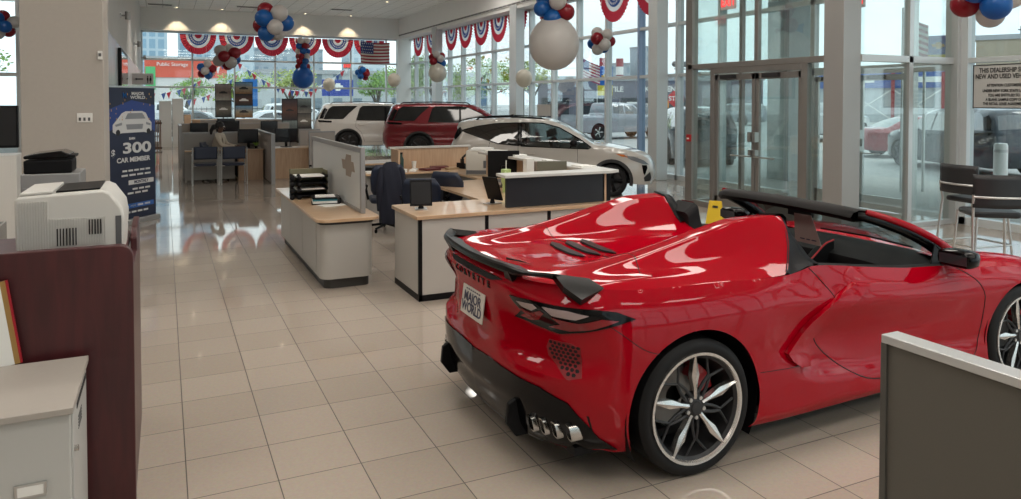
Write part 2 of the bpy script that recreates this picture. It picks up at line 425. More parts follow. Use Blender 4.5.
door_leaf('door_3', XR, 9.07, 10.02, 'b', mm=m_alul); door_leaf('door_4', XR, 8.10, 9.05, 'a', mm=m_alul)
w = MB(); w.box(XR-.06, YA, 2.36, XR+.06, YB, 2.5); w.box(XR-.06, 10.02, 0, XR+.06, 10.12, ZC); w.box(XR-.06, 8.0, 0, XR+.06, 8.1, ZC); w.box(XR-.06, YA, 3.7, XR+.06, YB, 3.8)
w.box(XR-.06, YA, ZH-.1, XR+.06, YB, ZC)
struct('trim_16', w, m_alul)
struct('window_8', MB().box(XR-.006, 10.1, 0, XR+.006, YB, ZH).box(XR-.006, YA, 0, XR+.006, 8.02, ZH).box(XR-.006, 8.1, 2.5, XR+.006, 10.02, ZH), m_glassg)
# white card reader on the door, white wall panel seen through the doors
# ---------------------------------------------------------------- ceiling fittings
m_emit = mat('fill_panel_glow', (.9, .9, .88), .4, emit=(1, .95, .88), es=3.)
pos = [(x, y) for y in (-4.5, -.5, 3.5, 7.5) for x in (1.2, 4.8, 8.4)] + [(8.4, 12.5), (8.4, 17.5), (8.4, 22.5)] + [(-3.2, 2.), (-3.2, 8.), (-3.2, 14.)]  # added panels, kept out of view, that fill the showroom with light
first = None
for x, y in pos:
    if first is None:
        t = thing('fill_light_panel', 'added fill light panel, out of view above the showroom', 'fill light', (x, y, ZC-.03), 0, 'added fill light panels'); first = t
        MB().box(-1.22, -.62, 0, 1.22, -.6, .03).box(-1.22, .6, 0, 1.22, .62, .03).box(-1.22, -.6, 0, -1.2, .6, .03).box(1.2, -.6, 0, 1.22, .6, .03).build('light_frame', m_white, t)
        MB().box(-1.2, -.6, .01, 1.2, .6, .02).build('diffuser', m_emit, t)
        l = bpy.data.lights.new('lamp', 'AREA'); l.shape = 'RECTANGLE'; l.size = 2.3; l.size_y = 1.15; l.energy = 33; l.color = (1, .93, .84)
        lo = bpy.data.objects.new('lamp', l); COL.objects.link(lo); lo.parent = t; lo.location = (0, 0, -.02)
    else: t = copy_tree(first); t.location = (x, y, ZC-.03)
# wall-washing downlights at the far soffit, then nearer rows added as fill
first = None
for i, (x, yd) in enumerate([(x, 34.55) for x in (.55, 2.35, 5.9, 8.0)] + [(x, 29.0) for x in (.9, 3.3, 5.7, 8.2)] + [(x, 24.0) for x in (.9, 3.3, 5.7)]):
    if first is None:
        t = thing('downlight', 'small round recessed downlight close to the far soffit', 'downlight', (x, yd, ZC-.02), 0, 'wall washing downlights by the far soffit'); first = t
        MB().lathe([(.09, 0), (.09, .02), (.065, .02), (.06, .0)], n=20).build('trim_ring', m_white, t)
        MB().lathe([(0, .012), (.06, .012)], n=20).build('lens', mat('lens_glow', (1, .9, .7), emit=(1, .85, .6), es=6), t)
        l = bpy.data.lights.new('lamp', 'SPOT'); l.energy = 75; l.spot_size = R(70); l.spot_blend = .5; l.color = (1, .78, .5); l.shadow_soft_size = .04
        lo = bpy.data.objects.new('lamp', l); COL.objects.link(lo); lo.parent = t; lo.location = (0, 0, -.03); lo.rotation_euler = (R(12), 0, 0)
    else: t = copy_tree(first); t.location = (x, yd, ZC-.02)
    if yd < 34: t['label'] = 'added fill downlight in the ceiling over the far desks'; t['group'] = 'added fill downlights over the far desks'
    if yd < 34:  # extra rows, added only to brighten the far desks
        for c in [q for q in COL.objects if q.parent == t and q.type == 'LIGHT']: c.data = c.data.copy(); c.data.energy = 190; c.data.spot_size = R(110); c.data.color = (1, .93, .84); c.data.shadow_soft_size = .15; c.rotation_euler = (0, 0, 0)
# ================================================================ red convertible sports car
m_red = mat('red_car_paint', (.32, .0004, .008), .5, 0., coat=.62, spec=0.)
m_redd = mat('red_textured_vent', (.22, .004, .008), .5)
m_gap = mat('panel_gap', (.004, .002, .002), .8)
m_leather = mat('black_leather', (.014, .014, .015), .55, bump=.2, bscale=400, spec=.15)
m_redle = mat('red_leather', (.35, .01, .02), .5)
m_lampred = mat('dark_red_lens', (.20, .003, .008), .15, coat=.2)
m_lampclr = mat('clear_lens', (.36, .28, .28), .25, coat=.3)
m_smoke = glassmat('smoked_windscreen', (.55, .60, .60), .10)
m_machined = mat('machined_aluminium', (.62, .60, .58), .25, .9)
m_grey = mat('grey_trim', (.09, .09, .095), .5)
# plan outline (near side is negative y); x forward from the rear axle
OUTL = [(-.83,0),(-.82,-.28),(-.79,-.50),(-.73,-.68),(-.66,-.80),(-.56,-.885),(-.40,-.942),(-.1,-.97),(.25,-.972),(.6,-.965),(.95,-.955),(1.3,-.945),(1.7,-.94),(2.1,-.94),(2.5,-.95),(2.9,-.95),(3.2,-.92),(3.42,-.82),(3.58,-.62),(3.68,-.32),(3.71,0)]
def catmull(P, n):
    out = []
    Q = [tuple(2*P[0][k]-P[1][k] for k in range(len(P[0])))] + list(P) + [tuple(2*P[-1][k]-P[-2][k] for k in range(len(P[0])))]
    for i in range(1, len(Q)-2):
        for j in range(n):
            t = j/n
            out.append(tuple(.5*((2*Q[i][k])+(-Q[i-1][k]+Q[i+1][k])*t+(2*Q[i-1][k]-5*Q[i][k]+4*Q[i+1][k]-Q[i+2][k])*t*t+(-Q[i-1][k]+3*Q[i][k]-3*Q[i+1][k]+Q[i+2][k])*t**3) for k in range(len(P[0]))))
    out.append(tuple(P[-1])); return out
OL = catmull(OUTL, 16); UL = [0.]
for i in range(1, len(OL)): UL.append(UL[-1]+math.dist(OL[i], OL[i-1]))
UMAX = UL[-1]
def PN(u):
    u = min(max(u, 0), UMAX); lo, hi = 0, len(UL)-1
    while hi-lo > 1:
        m = (lo+hi)//2
        if UL[m] <= u: lo = m
        else: hi = m
    t = (u-UL[lo])/(UL[hi]-UL[lo]); p = (lerp(OL[lo][0], OL[hi][0], t), lerp(OL[lo][1], OL[hi][1], t))
    def tan(i):
        a = OL[max(i-1, 0)]; b = OL[min(i+1, len(OL)-1)]; return (b[0]-a[0], b[1]-a[1])
    ta, tb = tan(lo), tan(hi); tx, ty = lerp(ta[0], tb[0], t), lerp(ta[1], tb[1], t)
    if lo == 0 and t < 1: tx, ty = 0*(1-t)+tx*t, ty
    L = math.hypot(tx, ty); return p, (ty/L, -tx/L)
def U_x(x):   # u for a point on the side with given x
    i = 5
    while i < len(OL)-1 and (OL[i][0] < x or UL[i] < .9): i += 1
    t = (x-OL[i-1][0])/max(1e-6, OL[i][0]-OL[i-1][0]); return lerp(UL[i-1], UL[i], min(max(t, 0), 1))
def U_y(y):   # u for a point on the tail with given |y|
    y = -abs(y); i = 1
    while i < 110 and OL[i][1] > y: i += 1
    t = (y-OL[i-1][1])/min(-1e-6, OL[i][1]-OL[i-1][1]); return lerp(UL[i-1], UL[i], min(max(t, 0), 1))
# --- upper surface heights
TX = [-.85,-.6,-.35,-.1,.15,.4,.65,.85,1.05]
TY = [0,.2,.33,.47,.60,.72,.82,.90]
TZ = [[.975,.975,.975,.97,.965,.955,.94,.92],
      [.985,.985,.985,.985,.985,.985,.972,.935],
      [.98,.985,.99,1.01,1.01,1.0,.995,.953],
      [.98,.98,.995,1.045,1.05,1.005,.99,.957],
      [.98,.98,1.005,1.095,1.10,1.015,.985,.952],
      [.985,.985,1.025,1.15,1.155,1.035,.975,.94],
      [.985,.985,1.03,1.193,1.205,1.065,.982,.93],
      [.985,.985,1.035,1.195,1.21,1.085,.985,.93],
      [1.0,1.01,1.06,1.15,1.16,1.07,.98,.92]]
def ftop(x, y):
    y = abs(y); return pchip(x, TX, [.2*pchip(y, TY, r)+.8*interp(y, TY, r) for r in TZ])
FX = [1.9,2.15,2.5,2.8,3.1,3.4,3.72]
FZ = [[.83,.85,.86,.87,.875,.88,.87,.84],
      [.80,.81,.83,.85,.865,.87,.86,.82],
      [.755,.76,.785,.82,.85,.865,.85,.80],
      [.72,.725,.75,.785,.82,.835,.82,.765],
      [.67,.675,.695,.73,.765,.775,.75,.68],
      [.60,.60,.615,.64,.655,.65,.62,.56],
      [.50,.50,.50,.50,.50,.49,.48,.46]]
def ffront(x, y): y = abs(y); return pchip(x, FX, [pchip(y, TY, r) for r in FZ])
XE_Y = [.0,.30,.47,.60,.66,.72,.80,.90]; XE = [.95,.92,.905,.905,.89,.85,.77,.655]   # front end of the rear deck
# --- side wall: top height and inset tables
def ztop(u):
    (x, y), n = PN(u)
    if x < .66 or u < .9: e = (x-n[0]*.07, y-n[1]*.07); return ftop(e[0], e[1])
    if x < 2.0: return pchip(x, [.66,.80,.87,.95,1.3,1.73,2.0], [.930,.948,.962,.958,.915,.868,.855])
    if x < 2.3: return lerp(.855, ffront(2.3, .88), (x-2)/.3)
    return ffront(x-n[0]*.06, y-n[1]*.06)
ST = [ # (u or x), [(z, off)...]  off is outward; last pair is the top edge (z None)
 ('u', 0.0, [(.17,-.07),(.24,-.035),(.32,-.02),(.36,.0),(.50,-.015),(.60,-.035),(.78,-.02),(.93,.005),(None,-.03)]),
 ('u', .26, [(.17,-.07),(.24,-.035),(.32,-.02),(.37,.0),(.51,-.010),(.61,-.02),(.78,-.015),(.93,.008),(None,-.03)]),
 ('u', .52, [(.17,-.07),(.24,-.03),(.34,-.01),(.40,.0),(.53,.004),(.60,-.06),(.75,-.07),(.90,.0),(None,-.04)]),
 ('u', .80, [(.17,-.08),(.24,-.03),(.36,.0),(.44,.0),(.535,.01),(.60,-.045),(.74,-.05),(.87,.004),(None,-.06)]),
 ('u', 1.0, [(.17,-.10),(.22,-.05),(.36,-.02),(.46,.0),(.55,.0),(.66,-.02),(.78,-.01),(.86,-.01),(None,-.07)]),
 ('x', -.45, [(.17,-.07),(.25,-.03),(.36,-.01),(.46,.0),(.55,.0),(.66,.0),(.78,-.005),(.88,-.025),(None,-.07)]),
 ('x', 0., [(.17,-.05),(.25,-.02),(.36,-.0),(.46,.0),(.55,.003),(.66,.005),(.78,.0),(.88,-.025),(None,-.07)]),
 ('x', .40, [(.17,-.04),(.22,-.005),(.36,.0),(.455,-.005),(.55,-.006),(.66,.0),(.78,-.005),(.87,-.03),(None,-.07)]),
 ('x', .62, [(.17,-.03),(.22,.0),(.36,.0),(.452,-.005),(.55,-.03),(.66,-.03),(.78,-.02),(.86,-.04),(None,-.075)]),
 ('x', .90, [(.17,-.03),(.24,.005),(.33,.005),(.42,-.055),(.55,-.075),(.66,-.05),(.765,-.025),(.83,-.045),(None,-.085)]),
 ('x', 1.3, [(.17,-.03),(.22,.005),(.30,.0),(.38,-.05),(.50,-.06),(.64,-.03),(.735,-.002),(.80,-.02),(None,-.08)]),
 ('x', 1.8, [(.17,-.03),(.22,.0),(.30,-.005),(.38,-.04),(.50,-.04),(.62,-.018),(.70,.0),(.77,-.02),(None,-.075)]),
 ('x', 2.3, [(.17,-.03),(.22,-.01),(.30,-.01),(.38,-.02),(.50,-.015),(.60,-.006),(.655,.0),(.73,-.01),(None,-.06)]),
 ('x', 2.7, [(.17,-.04),(.22,-.01),(.30,.0),(.38,.0),(.50,.0),(.60,.0),(.66,.0),(.72,-.01),(None,-.06)]),
 ('x', 3.1, [(.13,-.04),(.2,-.01),(.28,.0),(.36,.0),(.45,.0),(.52,.0),(.58,.0),(.63,-.01),(None,-.06)]),
 ('x', 3.42, [(.13,-.04),(.18,.0),(.23,.0),(.3,-.01),(.36,-.02),(.40,-.02),(.44,-.02),(.48,-.02),(None,-.05)]),
 ('u', UMAX, [(.13,-.02),(.17,.0),(.2,.0),(.25,-.01),(.3,-.03),(.34,-.03),(.38,-.03),(.42,-.02),(None,-.04)]),
]
SU = [s[1] if s[0] == 'u' else U_x(s[1]) for s in ST]
SM = _sl = None
def rows_at(u):
    zt = ztop(u); out = []
    for k in range(9):
        zs = [(r[2][k][0] if r[2][k][0] is not None else 0) for r in ST]; os_ = [r[2][k][1] for r in ST]
        z = pchip(u, SU, zs) if k < 8 else zt
        out.append((z, pchip(u, SU, os_)))
    for k in range(7, -1, -1):
        if out[k][0] > out[k+1][0]-.012: out[k] = (out[k+1][0]-.012, out[k][1])
    return out
_rc = {}
def WM(u, z, d=0.):
    """body side: (arc length, height) -> point, d = stand-off"""
    key = round(u*400)
    if key not in _rc: _rc[key] = rows_at(key/400)
    rw = _rc[key]; off = pchip(z, [a[0] for a in rw], [a[1] for a in rw]) + d
    p, n = PN(u); return (p[0]+n[0]*off, p[1]+n[1]*off, z)
def mirror_fix(mb):
    mb2 = MB(); mb2.v = [(x, -y, z) for x, y, z in mb.v]; mb2.f = [f[::-1] for f in mb.f]; return mb2
def both(mb):
    n = len(mb.v); mb.v += [(x, -y, z) for x, y, z in mb.v[:n]]; mb.f += [tuple(i+n for i in f[::-1]) for f in list(mb.f)]; return mb
RWX, RWZ, FWX, FWZ = 0., .345, 2.722, .33
def build_wall():
    poly = [(0, .17)]
    def bottom(ua, ub, st=.06):
        n = max(1, int((ub-ua)/st)); return [(lerp(ua, ub, i/n), rows_at(lerp(ua, ub, i/n))[0][0]) for i in range(n+1)]
    ra, rf = .40, .365
    zb = .17
    def archpts(cx, cz, r):
        a = math.asin((cz-zb)/r); return [(U_x(cx-r*cos(t)), cz+r*sin(t)) for t in [lerp(-a, pi+a, i/40) for i in range(41)]]
    A1 = archpts(RWX, RWZ, ra); A2 = archpts(FWX, FWZ, rf)
    poly = bottom(0, A1[0][0]-.01) + A1 + bottom(A1[-1][0]+.01, A2[0][0]-.01) + A2 + bottom(A2[-1][0]+.01, UMAX)
    top = []; n = 110
    for i in range(n+1):
        u = UMAX*(1-i/n); top.append((u, rows_at(u)[8][0]))
    poly += top
    lines = []
    for k, (a, b) in ((3, (1.85, 2.6)), (6, (2.45, 4.0))):
        lines.append([(lerp(a, b, i/40), rows_at(lerp(a, b, i/40))[k][0]) for i in range(41)])
    vs, fs = cdt(poly, .022, lines=lines)
    mb = MB(); mb.add([WM(u, z) for u, z in vs], fs); return both(mb)
def build_deck():
    n = 90; ue = U_x(.655); edge = []
    for i in range(n+1):
        u = ue*i/n; p, nn = PN(u); o = rows_at(u)[8][1]; edge.append((p[0]+nn[0]*o, p[1]+nn[1]*o))
    fr = [(pchip(y, XE_Y, XE), -y) for y in [.88-.02*i for i in range(1, 44)]] + [(XE[0], 0)]
    e0 = edge[-1]; poly = edge + [p for p in fr if p[0] > e0[0]+.005]
    poly = [(min(p[0], 2), min(p[1], 0)) for p in poly]
    vs, fs = cdt(poly, .022)
    full = {}
    mb = MB(); mb.add([(x, y, ftop(x, y)) for x, y in vs], fs); mb = both(mb)
    return mb
def build_hood():
    us = U_x(2.02); n = 60; edge = []
    for i in range(n+1):
        u = lerp(us, UMAX, i/n); p, nn = PN(u); o = rows_at(u)[8][1]; edge.append((p[0]+nn[0]*o, min(0, p[1]+nn[1]*o), rows_at(u)[8][0]))
    # cowl line curves forward to the middle
    cowl = [(lerp(2.35, edge[0][0], (i/12)**2), -lerp(0, -edge[0][1], i/12)) for i in range(12)]
    poly = [(e[0], e[1]) for e in edge] + [(cowl[0][0]+.001, 0)] + cowl[1:]
    vs, fs = cdt(poly, .028)
    def zz(x, y): return ffront(x, y)
    P = []
    for x, y in vs:
        z = zz(x, y)
        # meet the wall top near the edge
        b = min(edge, key=lambda e: (e[0]-x)**2+(e[1]-y)**2); d = math.dist((b[0], b[1]), (x, y)); w = max(0, 1-d/.12)
        P.append((x, y, lerp(z, b[2]+(z-zz(b[0], b[1])), w*w*(3-2*w))))
    mb = MB(); mb.add(P, fs); return both(mb)
def shell(poly, fmap, d=.02, off=.004, th=.012, mirror=False, merge=True):
    """solid patch lying on a mapped surface; fmap(a, b, standoff)"""
    vs, fs = cdt(poly, d); n = len(vs); mb = MB()
    P = [fmap(a, b, off+th) for a, b in vs] + [fmap(a, b, off-.01) for a, b in vs]
    F = list(fs) + [tuple(i+n for i in f[::-1]) for f in fs]
    cnt = {}
    for f in fs:
        for i in range(len(f)):
            e = (f[i], f[(i+1) % len(f)]); cnt[e] = cnt.get(e, 0)+1
    for (a, b) in list(cnt):
        if (b, a) not in cnt: F.append((b, a, a+n, b+n))
    mb.add(P, F)
    return both(mb) if mirror else mb
def fside(x, z, d=0.): return WM(U_x(x), z, d)
def frear(y, z, d=0.):
    if y > 0: p = WM(U_y(y), z, d); return (p[0], -p[1], p[2])
    return WM(U_y(y), z, d)
def fdeck(x, y, d=0.): return (x, y, ftop(x, y)+d)

car = thing('sports_car', 'glossy red convertible sports car with black rear spoiler and open roof', 'car', (2.407, 3.849, 0))
body = MB(); w_ = build_wall(); body.add(w_.v, w_.f); d_ = build_deck(); body.add(d_.v, d_.f); h_ = build_hood(); body.add(h_.v, h_.f)
body = body.build('body', m_red, car, smooth=28, merge=.0012)
# dark under-structure closing the shell (floor pan, wheel wells)
up = MB(); up.box(-.62, -.80, .16, 3.3, .80, .20)
for cx, r in ((0, .415), (FWX, .385)):
    for s in (-1, 1):
        prof = arc(cx, .34, r, -30, 210, 24)
        yo, yi = s*.935, s*.58
        up.grid([[(x, yo, z) for x, z in prof], [(x, yi, z) for x, z in prof]])
        up.add([(x, yi, z) for x, z in prof], [tuple(range(len(prof)))])
up.build('underbody', m_black, car)
# black lower bumper with diffuser
vp = [(-.74,.50),(-.55,.525),(-.3,.515),(0,.49),(.3,.515),(.55,.525),(.74,.50)]
val = [(-.93,.22),(-.935,.36),(-.86,.44),(-.80,.515),(-.66,.525),(-.45,.515),(-.2,.50),(0,.485)]
def valp(): 
    a = [(U_x(-.44), .19),(U_x(-.54),.26),(U_y(.865),.33),(U_y(.80),.43),(U_y(.66),.475),(U_y(.45),.49),(U_y(.2),.495),(0,.485),(0,.175),(U_y(.45),.175),(U_y(.75),.18)]
    return a
mb = shell(valp(), lambda u, z, d: WM(u, z, d), .025, .003, .006, True)
val = mb.build('rear_valance', m_blackg, car, smooth=35, merge=.0005)
for s in (-1, 1):   # big angular fins either side of the diffuser
    pts = [(-.76, .38), (-.835, .34), (-.845, .24), (-.79, .165), (-.70, .165), (-.68, .38)]
    MB().prism(pts, s*.47, s*.50, 'y').build('diffuser_blade', m_black, val, bevel=.006)
    pts = [(-.58, .36), (-.72, .42), (-.75, .34), (-.70, .24), (-.55, .20)]
# silver lower edge of the diffuser
MB().tube([WM(U_y(abs(yy)), .172, .0) if yy <= 0 else (WM(U_y(yy), .172, .0)[0], yy, .172) for yy in (-.62, -.45, -.3, -.15, 0, .15, .3, .45, .62)], .010, 6).build('diffuser_lip', m_grey, val)
# exhaust tips
for s in (-1, 1):
    M = MB().add([frear(s*-1*y, z, .006) if False else (frear(-y, z, .006) if s < 0 else frear(y, z, .006)) for y, z in ((.565,.235),(.885,.27),(.87,.375),(.565,.335))], [(0,1,2,3)])
    M.build('exhaust_recess', m_gap, val)
    for k, yy in enumerate((.61, .675, .745, .81)):
        cx = -.70+.030*k+(.012 if k == 3 else 0); z0 = .275+.004*k
        sq = []
        for (h, sc) in ((-.06, 1.), (.034, 1.), (.034, .8), (-.06, .74)):
            ring = []
            for a in range(16):
                th = 2*pi*a/16; c_, s_ = cos(th), sin(th)
                yy_ = .026*sc*math.copysign(abs(c_)**.55, c_); zz_ = .042*sc*math.copysign(abs(s_)**.55, s_)
                ring.append((cx-h-.03-.25*zz_, s*(yy+yy_), z0+zz_))
            sq.append(ring)
        tip = MB().grid(sq, closed=True).build('exhaust_tip', m_chrome, car, smooth=50)
# CORVETTE-style parts on the tail: number plate, lettering, dark strip
pm = mat('plate_white', (.62, .58, .52), .35, var=.05, scale=40)
pl0 = frear(0, .73); pz = Vector((-.13, 0, 1)).normalized()
Mp = frame((pl0[0]-.022, 0, .735), (0, -1, 0), (.13, 0, 1))
plate = MB().box(-.158, -.082, -.004, .158, .082, .004, Mp).build('number_plate', pm, car, bevel=.003)
m_ink = mat('dark_blue_ink', (.03, .03, .07), .5)
Mp2 = frame((pl0[0]-.0275, 0, .735), (0, -1, 0), (.13, 0, 1))
textobj('plate_text', 'MAJOR', m_ink, .075, Mp2 @ Matrix.Translation((.0, .022, 0)), plate, .0008, sx=1.05, bold=.0015)
textobj('plate_text', 'WORLD', m_ink, .075, Mp2 @ Matrix.Translation((.0, -.036, 0)), plate, .0008, sx=1.02, bold=.0015)
for a in range(7): MB().box(-.10+.03*a, .064, -.0005, -.08+.03*a, .071, .0005, Mp2).build('printed_line', m_ink, plate)
mb = MB()
for i, ch in enumerate('CORVETTE'):
    yy = .235-.067*i; p = frear(yy, .895, .003); q = frear(yy, .915, .003)
    textobj('tail_lettering', ch, m_black, .05, frame(p, (frear(yy-.02, .895)[0]-frear(yy+.02, .895)[0], -.04, 0), (q[0]-p[0], 0, .02)), car, .002, sx=1.25, bold=.001)
strip = [(U_y(.36) , .952), (0, .955), (0, .93), (U_y(.3), .935)]
shell([(0,.925),(.28,.932),(.37,.95),(.28,.955),(0,.955)], lambda u, z, d: WM(u, z, d), .02, .001, .004, True).build('camera_strip', m_gap, car, smooth=30, merge=.0004)
# tail lamps
def Lm(a):  # (|y|, z) on the tail or ('x', x, z)
    return (U_y(a[0]), a[1]) if a[0] != 'x' else (U_x(a[1]), a[2])
tl = [Lm(a) for a in [(.44,.775),(.50,.805),(.455,.885),(.60,.895),(.75,.898),(.84,.895),('x',-.50,.885),('x',-.375,.842),('x',-.50,.80),(.86,.775),(.76,.735),(.60,.74)]]
tl = [Lm(a) for a in [(.42,.762),(.485,.81),(.44,.885),(.60,.895),(.76,.895),('x',-.56,.89),('x',-.46,.875),('x',-.365,.838),('x',-.50,.805),(.85,.772),(.74,.742),(.58,.75)]]
for s in (1, -1):
    sh = shell(tl, lambda u, z, d: WM(u, z, d), .02, .002, .006)
    if s < 0: sh = mirror_fix(sh)
    lam = sh.build('tail_lamp', m_blackg, car, smooth=35, merge=.0004)
    for pl_, mm, nm in (([(.50,.868),(.62,.878),(.645,.862),(.60,.838),(.53,.845)], m_lampclr, 'reverse_lens'), ([(.68,.878),(.80,.88),(.87,.862),(.83,.838),(.73,.842)], m_lampclr, 'reverse_lens'),
                    ([(.49,.83),(.58,.82),(.66,.852),(.68,.84),(.62,.79),(.56,.772),(.47,.777),(.52,.80)], m_lampred, 'lamp_lens'), ([(.72,.83),(.84,.82),(.90,.845),(.93,.835),(.88,.795),(.80,.77),(.68,.768),(.76,.80)], m_lampred, 'lamp_lens')):
        q = shell([(U_y(a), b) for a, b in pl_], lambda u, z, d: WM(u, z, d), .02, .0085, .004)
        if s < 0: q = mirror_fix(q)
        q.build(nm, mm, lam, smooth=35, merge=.0003)
    # honeycomb vent below the lamp
    v = shell([Lm(a) for a in [(.67,.70),(.80,.705),(.84,.69),(.85,.56),(.80,.545),(.67,.62),(.655,.66)]], lambda u, z, d: WM(u, z, d), .02, .0, .003)
    if s < 0: v = mirror_fix(v)
    v = v.build('rear_vent', m_redd, car, smooth=30, merge=.0003)
    hb = MB()
    hp = [Lm(a) for a in [(.67,.69),(.80,.70),(.835,.69),(.845,.57),(.80,.56),(.68,.625)]]
    for i in range(8):
        for j in range(10):
            cu = U_y(.655)+.030*i+(.015 if j % 2 else 0); cz = .55+.0175*j
            if not inpoly((cu, cz), hp): continue
            ring = [(cu+.0125*cos(R(a)), cz+.0082*sin(R(a))) for a in range(0, 360, 60)]
            pts = [WM(a, b, .0045) for a, b in ring]
            hb.add(pts, [(0,1,2,3,4,5)])
    if s < 0: hb = mirror_fix(hb)
    hb.build('vent_hole', m_gap, v)
# side air intake blade, scoop
for s in (1, -1):
    sh = shell([(1.262,.836),(1.15,.852),(1.05,.815),(.93,.755),(.76,.645),(.60,.533),(.63,.49),(.69,.450),(.79,.437),(.76,.50),(.85,.583),(1.03,.70)], fside, .02, .012, .02)
    if s < 0: sh = mirror_fix(sh)
    sh.build('intake_blade', m_red, car, smooth=30, merge=.0004)
    sh = shell([(.74,.47),(.79,.437),(1.0,.43),(1.06,.46),(.97,.56),(.86,.575),(.77,.505)], fside, .02, .001, .001)
    if s < 0: sh = mirror_fix(sh)
# panel gaps
def gap(name, pts, fm, r=.003):
    P = [fm(a, b, .0) for a, b in densify(catmull(pts, 3), .03, False)]
    mb = MB().tube(P, r, 5); return mb
gp = []
gp.append(gap('g', [(.845,.955),(.90,.90),(.985,.80),(1.0,.745)], fside))
gp.append(gap('g', [(.875,.585),(.90,.52),(1.0,.425),(1.18,.315),(1.38,.27),(1.8,.255),(2.15,.26),(2.24,.29),(2.30,.45),(2.315,.64),(2.24,.76),(2.06,.86)], fside, .0035))
gp.append(gap('g', [(-.60,.86),(-.48,.80),(-.33,.69),(-.24,.655)], fside, .0022))
gp.append(gap('g', [(.405,.462),(.60,.452),(.74,.448)], fside, .002))
gp.append(gap('g', [(-.05,-.17),(-.12,-.3),(-.10,-.5),(-.14,-.62),(-.20,-.74)], fdeck, .0025))
for q in gp:
    mirror_fix(q).build('panel_gap', m_gap, car); q.build('panel_gap', m_gap, car)
# rear deck vents
for s in (1, -1):
    for k, (xa, ya, xb, yb) in enumerate(((-.11,.335,-.20,-.15),(-.02,.335,-.10,-.13),(.075,.335,.0,-.12))):
        pass
for k, x0 in enumerate((-.215, -.105, .005)):
    P = catmull([(x0+.045, .25), (x0+.03, .18), (x0+.01, .05), (x0-.0, -.10), (x0+.0, -.22)], 4)
    P = [(x, y) for x, y in P]; n = len(P)
    def wd(i): return min(1, 4*i/(n-1)+.15, 4*(n-1-i)/(n-1)+.15)
    MB().grid([[(x+dx*wd(i), y, max(.985, ftop(x, 0))+dz) for i, (x, y) in enumerate(P)] for dx, dz in ((-.042, -.001), (-.036, .007), (.014, .004), (.034, .001))]).build('deck_vent', m_black, car, smooth=40)
# crossed flag emblem bar on the deck
MB().box(-.70, -.012, .99, -.60, .012, .996).build('deck_emblem', m_blackg, car, bevel=.003) if False else None
em = MB(); em.add([(-.66,-.10,.9905),(-.655,-.085,.998),(-.60,-.30,.9965),(-.595,-.28,.9925),(-.62,-.2,1.0)], [(0,1,4),(1,3,4),(3,2,4),(2,0,4)])
em.build('deck_emblem', m_blackg, car)
# spoiler
sp = MB(); rows = []
prof_y = [.0,.15,.30,.42,.50,.56,.62,.68,.72]
spx = [-.855,-.85,-.84,-.825,-.81,-.795,-.765,-.73,-.70]
spz = [1.028,1.03,1.032,1.035,1.03,1.028,1.03,1.035,1.035]
spt = [.030,.030,.032,.038,.030,.016,.014,.016,.02]
spd = [.085,.085,.085,.095,.08,.06,.055,.055,.06]
for i in range(-8, 9):
    k = abs(i); s = -1 if i < 0 else 1; y = s*prof_y[k]; x, z, t, d = spx[k], spz[k], spt[k], spd[k]
    rows.append([(x, y, z), (x+.012, y, z+.008), (x+d, y, z-.010), (x+d+.01, y, z-.02), (x+d, y, z-.025), (x+.008, y, z-t), (x-.002, y, z-t*.6)])
sp.grid(rows, closed=True)
for s in (-1, 1):  # end plates draped over the haunches
    a = [(-.685,.70,1.040),(-.50,.735,1.004),(-.485,.845,.980),(-.63,.880,.948),(-.69,.815,1.0)]
    b = [(x+.01, y-.03, z-.035) for x, y, z in a]
    a = [(x, s*y, z) for x, y, z in a]; b = [(x, s*y, z) for x, y, z in b]; n = len(a)
    c = tuple(sum(p[q] for p in a)/n for q in range(3)); c = (c[0], c[1]+s*.005, c[2]+.004)
    sp.add(a+b+[c], [(i, (i+1) % n, 2*n) for i in range(n)] + [(i, (i+1) % n, n+(i+1) % n, n+i) for i in range(n)] + [tuple(range(n, 2*n))])
for yy in (-.42, -.40, .40, .42): pass
for s in (-1, 1): sp.add([(-.82, s*.40, 1.01), (-.74, s*.40, 1.01), (-.80, s*.38, .96), (-.73, s*.38, .97), (-.82, s*.46, 1.01), (-.74, s*.46, 1.01), (-.79, s*.45, .955), (-.73, s*.45, .97)], [(0,1,3,2),(4,6,7,5),(0,4,5,1),(0,2,6,4),(1,5,7,3),(2,3,7,6)])
sp.build('spoiler', mat('satin_black', (.005,.005,.005), .3, spec=.2), car, smooth=30)
# ---- cockpit
m_scr_ = mat('dark_mirror_glass', (.03,.03,.035), .05, spec=.5)
